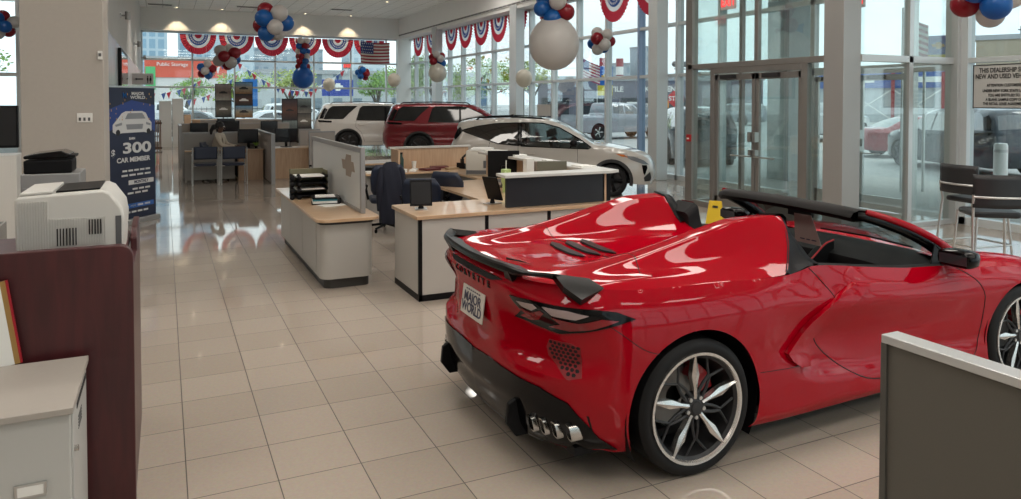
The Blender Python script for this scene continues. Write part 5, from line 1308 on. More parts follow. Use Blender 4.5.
# white cabinet in the corner
t = thing('metal_cabinet', 'light grey lockable cabinet with taupe top in the lower left corner', 'cabinet')
m_cabw = mat('light_grey_metal', (.47, .47, .45), .45, var=.02, scale=6)
MB().box(-1.0, 3.10, 0, -.325, 3.66, .745).build('carcass', m_cabw, t, bevel=.004)
MB().box(-1.02, 3.075, .745, -.312, 3.685, .77).build('top', mat('taupe_top', (.36, .33, .295), .5, var=.03, scale=30), t, bevel=.003)
MB().box(-.325, 3.13, .02, -.318, 3.63, .73).build('cabinet_door', m_cabw, t, bevel=.002)
MB().lathe([(.012,0),(.012,.014),(0,.014)], n=12, M=Matrix.Translation((-.318,3.16,.585)) @ Matrix.Rotation(pi/2,4,'Y')).build('lock', m_chrome, t)
for z in (.60,.612,.624,.636,.648): MB().box(-.319, 3.30, z, -.3165, 3.42, z+.004).build('label_line', m_dark, t)
MB().box(-.319, 3.25, .70, -.316, 3.6, .722).build('handle_recess', m_gap, t)
MB().box(-.50, 3.092, .46, -.40, 3.10, .51).build('label_holder', m_steel, t, bevel=.002); MB().box(-.49, 3.0905, .468, -.41, 3.093, .502).build('label_card', m_paper, t)
fr = thing('picture_frame', 'gold and red framed board leaning on the cherry counter at the left edge', 'frame', (-.585, 3.69, .77), 0)
MB().box(0,0,0,.02,.012,.36, Matrix.Rotation(R(-8),4,'Y')).build('gold_edge', mat('gold_edge', (.45,.28,.10), .35, .7), fr); MB().box(.02,0,0,.028,.014,.36, Matrix.Rotation(R(-8),4,'Y')).build('red_edge', mat('red_edge', (.35,.01,.02), .4), fr); MB().box(-.2,0,0,0,.01,.36, Matrix.Rotation(R(-8),4,'Y')).build('board', m_paper, fr)
# white plastic bag and boxes left of the printer
t = thing('storage_box', 'open light grey box at the left edge beside the printer', 'box', (-1.14, 5.1, 1.0)); MB().box(-.25,-.2,0,.27,.2,.02).box(-.25,-.2,0,.27,-.19,.16).box(-.25,.19,0,.27,.2,.16).box(.26,-.2,0,.27,.2,.16).build('box_shell', m_lam, t)
bg_ = MB(); random.seed(3)
bg_.sphere((0,0,.10), .13, (1,1,.8), 14, 9); bg_.v = [(x*(1+random.uniform(-.2,.2)), y*(1+random.uniform(-.2,.2)), z*(1+random.uniform(-.15,.15))) for x, y, z in bg_.v]
o = bg_.build('plastic_bag', mat('translucent_film', (.6,.6,.6), .2, coat=.5)); o.location = (-1.05, 5.1, 1.03); tag(o, 'crumpled clear plastic bag in the light grey box', 'bag')
t = thing('storage_cabinet', 'grey cupboard under the open storage box at the left edge', 'cabinet'); MB().box(-1.4, 4.85, 0, -.96, 5.35, .998).build('carcass', m_lam, t, bevel=.005); MB().box(-1.38,4.843,.1,-.98,4.85,.95).build('cupboard_door', m_lam, t)
# dark display and white console beyond, at the left edge
t = thing('display_screen', 'dark wall display standing on a white console at the far left edge', 'display', (-2.02, 11.0, 0)); MB().box(-.6,-.04,1.3,.36,.04,1.83).build('casing', m_black, t, bevel=.01); MB().box(-.58,-.045,1.33,.34,-.04,1.81).build('screen', m_scr, t); MB().box(-.2,-.03,1.22,.0,.03,1.3).build('stand', m_black, t)
t = thing('white_console', 'white console cabinet at the far left edge behind the pillar', 'cabinet', (-2.2, 11.0, 0)); MB().box(-.9,-.25,0,.55,.25,1.22).build('carcass', m_white, t, bevel=.006); MB().box(-.88,-.258,.1,.5,-.25,1.15).build('cabinet_door', m_white, t)
# sockets on the pillar
t = thing('wall_socket', 'white triple switch plate on the beige pillar', 'switch plate'); MB().box(-.725, 7.79, 1.69, -.60, 7.80, 1.775).build('plate', m_white, t, bevel=.003)
for k in range(3): MB().box(-.71+.037*k, 7.785, 1.705, -.692+.037*k, 7.79, 1.735).build('switch', m_grey, t)
t = thing('thermostat', 'small white thermostat at the edge of the beige pillar', 'thermostat'); MB().box(-.55, 7.775, 2.27, -.512, 7.80, 2.35).build('cover', m_white, t, bevel=.004); MB().box(-.543, 7.772, 2.30, -.52, 7.775, 2.33).build('dial', m_grey, t)
# --- foreground right partition
t = thing('partition', 'large grey fabric partition with steel cap in the lower right corner', 'partition')
MB().box(2.225, -.6, .03, 2.285, 1.69, 1.06).build('fabric_panel', mat('olive_grey_fabric', (.115, .107, .092), .9, var=.06, scale=200), t); MB().box(2.215, -.6, 1.06, 2.297, 1.712, 1.09).build('cap', m_alul, t, bevel=.004); MB().box(2.215, 1.69, 0, 2.297, 1.712, 1.06).build('end_post', mat('dark_post', (.08,.078,.07), .5), t)
# --- bar stools by the right window
m_bvin = mat('black_vinyl', (.012,.012,.014), .45, var=.1, scale=30)
def stool(x, y, rz, label):
    t = thing('bar_stool', label, 'stool', (x, y, 0), rz)
    MB().prism(rr(-.21,-.22,.21,.22,.07), .70, .755).build('seat', m_bvin, t, bevel=.02, smooth=40)
    MB().grid([[(-.25-.05*(1-q*q)+.02, .23*q, z) for q in [i/6 for i in range(-6, 7)]] for z in (.80,.84,1.06,1.11)]).build('backrest', m_bvin, t, smooth=60, solid=.035, soff=0)
    for s in (-1, 1):
        MB().tube([(-.30,s*.25,0),(-.22,s*.22,.72),(-.25,s*.23,.92)], .013, 8).build('rear_leg', m_steel, t, smooth=60)
        MB().tube([(.27,s*.25,0),(.20,s*.21,.72)], .013, 8).build('front_leg', m_steel, t, smooth=60)
    MB().tube([(-.25,-.23,.90),(-.29,-.12,.90),(-.30,0,.90),(-.29,.12,.90),(-.25,.23,.90)], .012, 8).build('back_rail', m_steel, t, smooth=60)
    MB().bar((.25,-.24,.25),(.25,.24,.25),.011).build('foot_rest', m_steel, t); MB().bar((-.27,-.24,.25),(-.27,.24,.25),.011).build('rear_stretcher', m_steel, t)
    for s in (-1, 1): MB().bar((-.27,s*.24,.25),(.25,s*.24,.25),.010).build('side_stretcher', m_steel, t)
    t.scale = (1.03, 1.03, 1.05); return t
stool(7.52, 4.60, R(52), 'front bar stool whose black back faces the viewer near the right edge')
stool(8.40, 5.30, R(-8), 'bar stool turned sideways behind the other one near the right edge')
def tmat(name, col, rough=.5, coat=0., spec=.4):
    """thin back-lit material: diffuse and translucent"""
    m, nt, b = _mat(name); b.inputs['Base Color'].default_value = tuple(col)+(1,); b.inputs['Roughness'].default_value = rough; b.inputs['Coat Weight'].default_value = coat; b.inputs['Specular IOR Level'].default_value = spec
    tr = nt.nodes.new('ShaderNodeBsdfTranslucent'); tr.inputs[0].default_value = tuple(min(1, c*1.3) for c in col)+(1,); mx = nt.nodes.new('ShaderNodeMixShader'); mx.inputs[0].default_value = .42
    nz = nt.nodes.new('ShaderNodeTexNoise'); nz.inputs['Scale'].default_value = 3; nt.links.new(b.outputs[0], mx.inputs[1]); nt.links.new(tr.outputs[0], mx.inputs[2]); nt.links.new(mx.outputs[0], nt.nodes['Material Output'].inputs[0]); return m
# ================================================================ decorations, signs
b_red = tmat('red_latex', (.30, .012, .025), .28, coat=.3, spec=.4); b_blue = tmat('blue_latex', (.012, .13, .42), .28, coat=.3); b_wht = tmat('white_latex', (.58, .56, .54), .32, coat=.3); b_pearl = tmat('pearl_latex', (.62, .59, .52), .25, coat=.5)
BM = {'r': b_red, 'b': b_blue, 'w': b_wht, 'p': b_pearl}
def balloon_mb(c, r, d=(0, 0, 1), n=22):
    """balloon with its knot along -d"""
    z = Vector(d).normalized(); q = Vector((0, 0, 1)).rotation_difference(z).to_matrix().to_4x4(); M = Matrix.Translation(c) @ q
    pr = []
    for i in range(13):
        a = pi*i/12; rr_ = sin(a); h = cos(a); pr.append((r*rr_*(1 if h > 0 else 1-.10*h*h), r*h*(1.03 if h > 0 else 1.14)))
    pr += [(.02*r, -1.16*r), (.06*r, -1.22*r), (0, -1.22*r)]
    return MB().lathe(pr, n=n, M=M)
def cluster(label, loc, rb, cols, seed, big=None, up=True, group=None):
    t = thing('balloon_cluster', label, 'balloons', loc, 0, group)
    rnd = random.Random(seed); n = len(cols)
    for i, c in enumerate(cols):
        ph = (i+.5)/n; th = math.acos(1-2*ph); az = 2.4*i+seed
        d = Vector((sin(th)*cos(az), sin(th)*sin(az), cos(th)))
        R_ = rb*1.48 if n > 6 else rb*1.2
        balloon_mb(d*R_, rb*rnd.uniform(.92, 1.05), d).build('balloon', BM[c], t, smooth=80)
    if big: 
        c, r, off = big; balloon_mb((0, 0, off), r, (0, 0, -1) if off < 0 else (0, 0, 1), 32).build('balloon', BM[c], t, smooth=80)
    h = ZC-loc[2]; MB().bar((0, 0, 0), (0, 0, h), .0025, 4).build('string', m_paper, t)
    return t
def single(label, loc, r, c, tail):
    t = thing('balloon', label, 'balloon', loc); balloon_mb((0, 0, 0), r, n=28).build('balloon_skin', BM[c], t, smooth=80)
    MB().bar((0, 0, -r*1.2), (0, 0, -tail), .008, 6).lathe([(0,-tail),(.09,-tail),(.06,-tail+.05),(0,-tail+.06)], n=14).build('balloon_stick', m_black, t); return t
cluster('large red, white and blue balloon cluster hanging highest over the left aisle', (1.634, 12.7, 3.19), .142, 'rwrbbrwwb', 3)
cluster('red, white and blue balloon cluster just left of and behind the largest left one', (1.393, 19., 2.95), .140, 'wwrbrbwwr', 1)
cluster('smallest red, white and blue balloon cluster near the far left windows', (1.322, 27., 2.94), .135, 'wrbrbwwrb', 5)
cluster('red, white and blue balloon cluster below the foil flag', (7.69, 31., 3.07), .14, 'wbrbrwbr', 2)
# column of small balloons over a big blue one
t = thing('balloon_column', 'tall column of small balloons ending in one big blue balloon', 'balloons', (4.69, 28., 2.74))
for k in range(6):
    for j in range(4):
        a = j*pi/2+k*.5; c = 'wrrb'[(j+k//2) % 4] if (k+j) % 2 else 'rwrb'[j]
        balloon_mb((.15*cos(a), .15*sin(a), .42+.19*k), .125, (cos(a), sin(a), .1), 16).build('balloon', BM[c], t, smooth=80)
balloon_mb((0, 0, 0), .39, (0, 0, -1), 32).build('balloon', BM['b'], t, smooth=80); MB().bar((0, 0, 1.4), (0, 0, ZC-2.74), .003, 4).build('string', m_paper, t)
cluster('balloon cluster with a medium pearl balloon hanging over the dark red SUV', (9.2, 25.8, 3.42), .145, 'wrrwbrbb', 4, ('p', .34, -.50))
cluster('balloon cluster with the giant white balloon hanging in mid picture', (6.0, 10.965, 3.47), .15, 'rbwwbrrb', 6, ('w', .43, -.62))
cluster('red, white and blue balloon cluster right of the giant white balloon', (9.5, 15.0, 3.32), .145, 'wwbrrbwbw', 9)
cluster('balloon cluster cut off by the top right corner', (7.75, 4.80, 2.98), .145, 'rwbwrbw', 11)
cluster('dark balloon cluster seen through the gap left of the beige pillar', (-3.05, 18.6, 3.5), .14, 'rbwrbrw', 8)
single('small pearl balloon with dark stem above the white crossover', (9.0, 18.17, 2.52), .235, 'p', 2.51)
single('small cream balloon above the roof of the dark red SUV', (7.47, 25.58, 2.64), .235, 'p', 2.63)
single('small cream balloon above the rear of the white three-row SUV', (5.85, 29.0, 2.53), .24, 'p', 2.52)
# foil flag
m_fr = mat('flag_red', (.30, .015, .03), .5); m_fw = mat('flag_white', (.60, .56, .52), .5); m_fb = mat('flag_blue', (.012, .035, .18), .5)
def flag(label, loc, w, h, rz, pole=0, sag=.04, cat='flag', tilt=0):
    t = thing('flag', label, cat, loc, rz)
    def P(u, v, d=0.): return (u*w, d+.05*w*sin(u*7+v*2), v*h-sag*sin(u*pi)+tilt*u)
    for i in range(13):
        v0, v1 = 1-(i+1)/13, 1-i/13; u0 = .42 if i < 7 else 0
        MB().grid([[P(lerp(u0, 1, k/12), v) for k in range(13)] for v in (v0, v1)]).build('stripe', m_fr if i % 2 == 0 else m_fw, t, solid=.003)
    MB().grid([[P(.42*k/6, v) for k in range(7)] for v in (6/13, 8/13, 10/13, 1)]).build('canton', m_fb, t, solid=.003)
    st = MB()
    for a in range(6):
        for b in range(4): c = P(.42*(a+.5+(b % 2)*.4)/6.5, 6/13+7/13*(b+.5)/4, -.008); s = .022*w; st.add([(c[0]+s*cos(R(90+36*q))*(1 if q % 2 == 0 else .4), c[1], c[2]+s*sin(R(90+36*q))*(1 if q % 2 == 0 else .4)) for q in range(10)], [tuple(range(10))])
    o = st.build('stars', m_paper, t); o['kind'] = 'stuff'
    if pole: MB().bar((-.02, 0, -pole), (-.02, 0, h+.1), .025).build('pole', m_steel, t)
    return t
ff = flag('stars and stripes foil flag hanging below the far soffit near the corner', (8.10, 33., 3.62), 1.35, .95, 0)
for u in (.02, .98): MB().bar((1.35*u, 0, .93), (1.35*u, 0, ZC-3.62), .003, 4).build('string', m_paper, ff)
# bunting fans
m_bred = tmat('bunting_red', (.50, .035, .06), .7); m_bwh = tmat('bunting_white', (.74, .72, .72), .7); m_bbl = tmat('bunting_blue', (.05, .10, .30), .7)
def fan_proto(full=True):
    t = thing('bunting_fan', 'pleated half-round bunting fan', 'bunting', (0, 0, 0))
    Rr = .74
    for r0, r1, m, nm in ((0, .20, m_bred, 'centre'), (.20, .34, m_bwh, 'white_band'), (.34, .54, m_bbl, 'star_band'), (.54, .68, m_bwh, 'white_band'), (.68, 1., m_bred, 'outer_band')):
        n = 48; rows = []
        for r in (r0, r1): rows.append([(Rr*r*cos(pi+pi*k/n), (.02 if k % 2 else -.02)*r, Rr*r*sin(pi+pi*k/n)*1.18) for k in range(n+1)])
        MB().grid(rows).build(nm, m, t)
    st = MB()
    for k in range(13):
        a = pi+pi*(k+.5)/13; c = (Rr*.44*cos(a), -.03, Rr*.44*sin(a)*1.18); s = .052; st.add([(c[0]+s*cos(R(90+36*q))*(1 if q % 2 == 0 else .42), -.03, c[2]+s*sin(R(90+36*q))*(1 if q % 2 == 0 else .42)) for q in range(10)], [tuple(range(10))])
    o = st.build('star_pattern', m_bwh, t); o['kind'] = 'stuff'
    return t
proto = fan_proto(); fans = [(1.40,35.15,0),(2.99,35.15,0),(4.50,35.15,0),(6.01,35.15,0),(7.52,35.15,0),(9.03,35.15,0)]
names_ = ['leftmost', 'second', 'third', 'fourth', 'fifth', 'last']
allf = [(x, y, ZH-.12, 0, '%s bunting fan from the left along the top of the far windows' % names_[i] if i < 5 else 'bunting fan along the far windows closest to the right corner') for i, (x, y, r) in enumerate(fans)]
yy = [33.3, 31.4, 28.9, 27.3, 25.7, 24.1, 22.55, 20.2, 16.6, 14.9]
wn = ['first', 'second', 'third', 'fourth', 'fifth', 'sixth', 'seventh', 'eighth', 'ninth', 'tenth']
allf += [(10.92, y, ZH-.06, R(-90), '%s bunting fan from the far corner along the right window wall' % wn[i]) for i, y in enumerate(yy)]
allf += [(-3.95, 19.8, ZH-.1, 0, 'bunting fan seen left of the beige pillar, left one'), (-2.35, 19.8, ZH-.1, 0, 'bunting fan seen left of the beige pillar, right one')]
for i, (x, y, z, rz, lb) in enumerate(allf):
    t = proto if i == 0 else copy_tree(proto); t.location = (x, y, z); t.rotation_euler = (0, 0, rz); t['label'] = lb
    t['group'] = 'bunting fans on the far windows' if i < 6 else ('bunting fans on the right window wall' if i < 16 else 'bunting fans left of the pillar')
# exit signs, alarm, reader
m_exr = mat('exit_red', (.8, .05, .06), .5, emit=(1, .05, .05), es=1.2)
def exit_sign(label, o, xd, w=.32, h=.22):
    t = thing('exit_sign', label, 'exit sign'); M = frame(o, xd, (0, 0, 1))
    MB().box(-w/2, -h/2, -.02, w/2, h/2, .0, M).bar(M @ Vector((0, h/2, -.01)), M @ Vector((0, h/2+.3, -.01)), .008).build('sign_box', m_glassg if False else mat('exit_plate', (.55, .52, .50), .4), t)
    textobj('exit_letters', 'EXIT', m_exr, h*.85, M @ Matrix.Translation((0, 0, .001)), t, .002, sx=.85, bold=.004); return t
exit_sign('red EXIT sign above the entrance doors', (8.62, 9.65, 3.55), (0, -1, 0), .36, .24)
exit_sign('second red EXIT sign inside the vestibule above the outer doors', (10.9, 9.0, 3.62), (0, -1, 0), .36, .24)
exit_sign('red EXIT sign on the far windows above the SUVs', (7.95, 35.1, 3.55), (1, 0, 0), .34, .24)
m_al = mat('alarm_red', (.45, .01, .015), .35)
t = thing('fire_alarm', 'red fire alarm call point on the vestibule corner post', 'fire alarm'); MB().box(8.60, 10.60, 1.15, 8.64, 10.70, 1.28).build('alarm_body', m_al, t, bevel=.004); MB().box(8.595, 10.62, 1.19, 8.60, 10.68, 1.22).build('pull_bar', m_paper, t)
t = thing('letter_slot', 'white drop box on the glass seen through the right door leaf', 'drop box'); MB().box(9.9, 8.3, 1.30, 10.0, 8.62, 1.62).build('box_body', m_white, t, bevel=.006); MB().box(9.89, 8.33, 1.52, 9.9, 8.59, 1.55).build('slot', m_gap, t); MB().box(9.96, 8.4, 0, 10.0, 8.5, 1.3).build('box_post', m_steel, t)
# legal notice on the right window
t = thing('window_notice', 'white notice board with black legal text on the right window', 'notice'); MB().box(11.0, 6.1, 1.79, 11.03, 6.99, 2.41).build('notice_board', mat('notice_grey', (.50, .49, .47), .5), t, bevel=.003)
MB().box(10.995, 6.09, 1.775, 11.0, 7.0, 1.79).box(10.995, 6.09, 2.41, 11.0, 7.0, 2.425).box(10.995, 6.985, 1.79, 11.0, 7.0, 2.41).box(10.995, 6.09, 1.79, 11.0, 6.105, 2.41).build('notice_frame', m_dark, t)
m_txt = mat('black_ink', (.02, .02, .02), .6)
for s_, z, sz, b in (('THIS DEALERSHIP SELLS', 2.335, .095, .002), ('NEW AND USED VEHICLES', 2.245, .095, .002), ('ATTENTION CUSTOMERS', 2.115, .058, .0015), ('UNDER NEW YORK STATE LAW', 2.035, .058, .0015), ('YOU ARE ENTITLED TO', 1.97, .058, .0015), ('A BLANK SAMPLE COPY OF', 1.905, .058, .0015), ('THE RETAIL LEASE AGREEMENT', 1.845, .058, .0015)):
    textobj('notice_text', s_, m_txt, sz, frame((10.994, 6.55, z), (0, -1, 0), (0, 0, 1)), t, .0008, sx=.72, bold=b)
# poster easels at the far windows, roll-up banner
def art_mat(name, top, mid, low):
    m, nt, b = _mat(name); tc = nt.nodes.new('ShaderNodeTexCoord'); sp_ = nt.nodes.new('ShaderNodeSeparateXYZ'); cr = nt.nodes.new('ShaderNodeValToRGB'); nz = nt.nodes.new('ShaderNodeTexNoise'); nz.inputs['Scale'].default_value = 6; mx = nt.nodes.new('ShaderNodeMix'); mx.data_type = 'RGBA'; mx.blend_type = 'OVERLAY'; mx.inputs[0].default_value = .5
    e = cr.color_ramp.elements; e[0].position = 0; e[0].color = low+(1,); e[1].position = 1; e[1].color = top+(1,)
    k = e.new(.5); k.color = mid+(1,)
    nt.links.new(tc.outputs['Generated'], sp_.inputs[0]); nt.links.new(sp_.outputs['Z'], cr.inputs[0]); nt.links.new(tc.outputs['Generated'], nz.inputs['Vector']); nt.links.new(cr.outputs[0], mx.inputs[6]); nt.links.new(nz.outputs['Fac'], mx.inputs[7]); nt.links.new(mx.outputs[2], b.inputs['Base Color']); b.inputs['Roughness'].default_value = .5; return m
def poster(label, x, y, w, h, z0, arts, nm='poster_stand'):
    t = thing(nm, label, 'poster stand', (x, y, 0))
    MB().box(-w/2-.02, -.01, z0-.02, w/2+.02, .02, z0+h+.02).build('poster_frame', m_black, t, bevel=.004)
    n = len(arts)
    for i, a in enumerate(arts):
        z1 = z0+h*(1-i/n); zb_ = z0+h*(1-(i+1)/n)
        p = MB().box(-w/2, -.014, zb_+.008, w/2, -.01, z1-.004).build('poster_picture', a, t)
        # little vehicle silhouette in each picture
        zc = (z1+zb_)/2-.05; c = [(-.3,0),(-.3,.08),(-.2,.11),(-.12,.18),(.1,.18),(.2,.10),(.3,.08),(.3,0)]
        MB().prism([(q[0]*w*.9, zc+q[1]*w*.9) for q in c], -.017, -.013, 'y').build('vehicle_picture', m_dark if i % 2 == 0 else m_paper, p)
    MB().bar((0, .02, z0), (0, .05, .02), .02).box(-w/2, -.15, 0, w/2, .15, .02).build('stand', m_black, t)
A1 = art_mat('art_blue_sky', (.12,.30,.50), (.35,.30,.22), (.25,.12,.04)); A2 = art_mat('art_dusk', (.02,.02,.03), (.10,.04,.025), (.015,.015,.02)); A3 = art_mat('art_grey', (.05,.05,.05), (.22,.20,.17), (.03,.03,.03)); A4 = art_mat('art_red', (.35,.30,.30), (.20,.15,.12), (.45,.42,.38)); A5 = art_mat('art_street', (.16,.20,.20), (.05,.06,.06), (.20,.19,.17))
poster('grey and white poster stand with a red corner, left one by the far windows', 2.30, 33.6, .62, 1.4, 1.20, [A4, A3])
poster('blue and orange truck poster stand by the far windows', 3.10, 33.3, .68, 1.5, 1.18, [A1, A2, A1])
poster('dark poster stand, left of the two tall ones before the far windows', 4.13, 27.5, .52, 1.55, .40, [A2, A5])
poster('grey three-picture poster stand, right of the two tall ones', 4.68, 27.8, .50, 1.6, .36, [A5, A3, A3])
# roll-up banner beside the pillar
t = thing('rollup_banner', 'dark blue roll-up banner with white car and 300 price beside the pillar', 'banner')
P0 = Vector((-.77, 12.25, 0)); P1 = Vector((-.135, 13.08, 0)); xd = (P1-P0).normalized(); Wb = (P1-P0).length
Mb = frame((P0.x, P0.y, 0), xd, (0, 0, 1))   # local x across, y up, z toward viewer
m_ban = mat('banner_navy', (.012, .018, .045), .45, var=.3, scale=2)
MB().box(0, .07, -.004, Wb, 2.10, .0, Mb).build('banner_sheet', m_ban, t)
MB().box(-.02, 0, -.09, Wb+.02, .075, .07, Mb).build('banner_base', m_steel, t, bevel=.01); MB().box(0, 2.09, -.01, Wb, 2.115, .008, Mb).build('top_rail', m_steel, t); MB().bar(Mb @ Vector((Wb/2, .05, -.05)), Mb @ Vector((Wb/2, 2.1, -.02)), .012).build('banner_pole', m_steel, t)
pm_ = MB(); pm_.add([Mb @ Vector((a, b, .002)) for a, b in ((.0,1.75),(Wb*.5,1.90),(Wb,1.82),(Wb,1.40),(Wb*.55,1.62),(0,1.42))], [tuple(range(6))]); pm_.build('blue_swoosh', mat('banner_blue', (.02, .05, .22), .45), t)
cf = random.Random(4)
for k in range(26):
    a, b = cf.uniform(.03, Wb-.03), cf.uniform(1.55, 2.0); MB().box(a, b, .001, a+cf.uniform(.006,.014), b+cf.uniform(.015,.035), .004, Mb).build('confetti', mat('gold_confetti', (.55,.30,.08), .4) if k == 0 else bpy.data.materials['gold_confetti'], t)
# white car picture on the banner
m_pw = mat('print_white', (.62, .62, .62), .5); m_pg = mat('print_grey', (.25, .26, .28), .5)
def bp(name, pts, m, z=.003):
    n = len(pts); return MB().add([Mb @ Vector((Wb*a, b, z)) for a, b in pts], [tuple(range(n))]).build(name, m, t)
bp('car_picture', [(.12,1.42),(.12,1.53),(.20,1.60),(.30,1.70),(.38,1.73),(.72,1.73),(.80,1.70),(.86,1.60),(.92,1.55),(.92,1.42),(.84,1.38),(.76,1.40),(.3,1.40),(.2,1.38)], m_pw)
bp('windscreen_picture', [(.36,1.61),(.42,1.70),(.72,1.70),(.79,1.61)], m_pg, .005); bp('grille_picture', [(.40,1.45),(.38,1.53),(.74,1.53),(.72,1.45)], m_pg, .005); bp('lamp_picture', [(.16,1.53),(.30,1.56),(.30,1.52),(.18,1.50)], m_pg, .005); bp('lamp_picture', [(.80,1.56),(.90,1.53),(.89,1.50),(.80,1.52)], m_pg, .005)
for (a, b) in ((.22, 1.41), (.85, 1.41)): MB().lathe([(0,0),(.045,0)], n=20, M=Mb @ Matrix.Translation((Wb*a, b, .006))).build('wheel_picture', m_dark, t)
def bt_(s_, b, sz, m=m_pw, sx=1., bold=.002, a=.5): textobj('banner_text', s_, m, sz, Mb @ Matrix.Translation((Wb*a, b, .006)), t, .0008, sx=sx, bold=bold)
bt_('MAJOR', 2.0, .065, sx=1.35, a=.63); bt_('WORLD', 1.94, .065, sx=1.35, a=.63); bt_('M', 1.97, .11, sx=1.0, a=.36, m=bpy.data.materials['blue_latex']); bt_('EARN', 1.31, .05); bt_('300', 1.16, .22, sx=1.9, bold=.007, a=.60); bt_('$', 1.10, .15, a=.12, bold=.004); bt_('CAR MEMBER', .985, .10, sx=1.2, bold=.003, a=.53)
def bars(y, a0, a1, n):
    for k in range(n):
        w_ = (a1-a0)/n; MB().box(Wb*(a0+w_*k), y-.014, .002, Wb*(a0+w_*(k+.78)), y+.014, .004, Mb).build('text_line', m_pw, t)
bars(.82, .3, .9, 5); bars(.75, .28, .92, 4)
MB().box(Wb*.42, .60, .002, Wb*.95, .67, .004, Mb).build('white_strip', m_pw, t); textobj('banner_text', 'MONTHLY', m_ink, .065, Mb @ Matrix.Translation((Wb*.68, .635, .007)), t, .0008, bold=.002)
bars(.53, .5, .9, 3); bars(.47, .4, .85, 3)
MB().box(Wb*.2, .24, .002, Wb*.95, .31, .004, Mb).build('blue_strip', mat('banner_blue2', (.03, .12, .40), .5), t); bars(.275, .3, .9, 4); bars(.18, .35, .85, 4)
# things on the left wall
for i, (y, z) in enumerate(((18.7, 3.81), (27.2, 3.76), (35.0, 3.74))):
    t = thing('wall_spot', ['nearest small grey wall lamp high on the left wall', 'middle small grey wall lamp high on the left wall', 'farthest small grey wall lamp high on the left wall'][i], 'wall lamp', (-.87, y, z))
    MB().box(-.0, -.05, -.05, .03, .05, .05).build('wall_plate', m_steel, t); MB().bar((.03, 0, 0), (.12, 0, 0), .02).lathe([(0,-.09),(.055,-.09),(.055,.09),(0,.09)], (.15,0,0), n=20).build('lamp_body', m_grey if False else m_alu, t, smooth=40)
t = thing('wall_screen', 'tilted glossy screen high on the left wall beyond the pillar', 'screen'); MB().box(-.855, 17.3, 1.95, -.79, 20.2, 3.0).build('screen_case', m_black, t, bevel=.02); MB().box(-.79, 17.38, 2.03, -.785, 20.12, 2.92).build('screen_face', mat('glossy_screen', (.35,.12,.12), .05, coat=1., var=.8, scale=2), t)
t = thing('restroom_sign', 'grey restroom sign with figures sticking out from the left wall', 'sign'); MB().box(-.86, 24.9, 2.38, -.28, 24.94, 2.72).build('sign_plate', mat('sign_grey', (.36,.34,.33), .5), t, bevel=.005)
for k, xx in enumerate((-.44, -.36)): MB().lathe([(0,0),(.018,0)], (xx, 24.895, 2.63), 'y', 12).prism([(xx-.02,2.60),(xx+.02,2.60),(xx+(.03 if k else .018),2.50),(xx+.01,2.50),(xx+.01,2.43),(xx-.01,2.43),(xx-.01,2.50),(xx-(.03 if k else .018),2.50)], 24.890, 24.899, 'y').build('restroom_figure', m_black, t)
MB().prism([(-.78,2.55),(-.74,2.59),(-.74,2.565),(-.56,2.565),(-.56,2.535),(-.74,2.535),(-.74,2.51)], 24.890, 24.899, 'y').build('sign_arrow', m_black, t)
# yellow wet floor sign by the vestibule
t = thing('wet_floor_sign', 'yellow folding wet floor sign standing between car and vestibule', 'floor sign', (6.2, 7.14, 0), R(-50))
m_yel = mat('yellow_plastic', (.62, .42, .01), .45)
hole = [(-.035,.60),(.035,.60),(.035,.565),(-.035,.565)]
for s in (-1, 1):
    M = Matrix.Rotation(R(s*13), 4, 'X'); outer = [(-.15,0),(-.10,0),(-.09,.05),(.09,.05),(.10,0),(.15,0),(.075,.66),(-.075,.66)]
    vs, fs = cdt(outer, .05, holes=[hole]); MM = Matrix.Translation((0, -s*.155, 0)) @ Matrix.Rotation(R(-s*13), 4, 'X')
    MB().add([MM @ Vector((a, 0, b)) for a, b in vs], fs).build('sign_leaf', m_yel, t, solid=.012)
# ceiling details seen at the far end
for i, (x, y) in enumerate(((-.1, 33.9), (3.3, 33.2), (7.1, 32.4))):
    t = thing('ceiling_vent', ['dark square ceiling vent at the left end of the far ceiling', 'square ceiling vent in the middle of the far ceiling', 'square ceiling vent at the right of the far ceiling'][i], 'vent', (x, y, ZC-.012)); MB().box(-.5,-.25,0,.5,.25,.012).build('vent_frame', m_white, t)
    for k in range(6): MB().box(-.45, -.2+.07*k, -.004, .45, -.17+.07*k, 0).build('vent_slat', m_grey, t)
# ================================================================ outside
GZ = -.12
struct('ground', MB().box(-120, -60, GZ-.2, 220, 320, GZ), mat('asphalt', (.42, .42, .41), .85, var=.12, scale=2))
struct('pavement', MB().box(XR+.15, -30, GZ, 16.8, 34, GZ+.06).box(-20, YF+.2, GZ, 16.8, 40, GZ+.06), mat('concrete_pavement', (.46, .45, .43), .8, var=.06, scale=1.5))
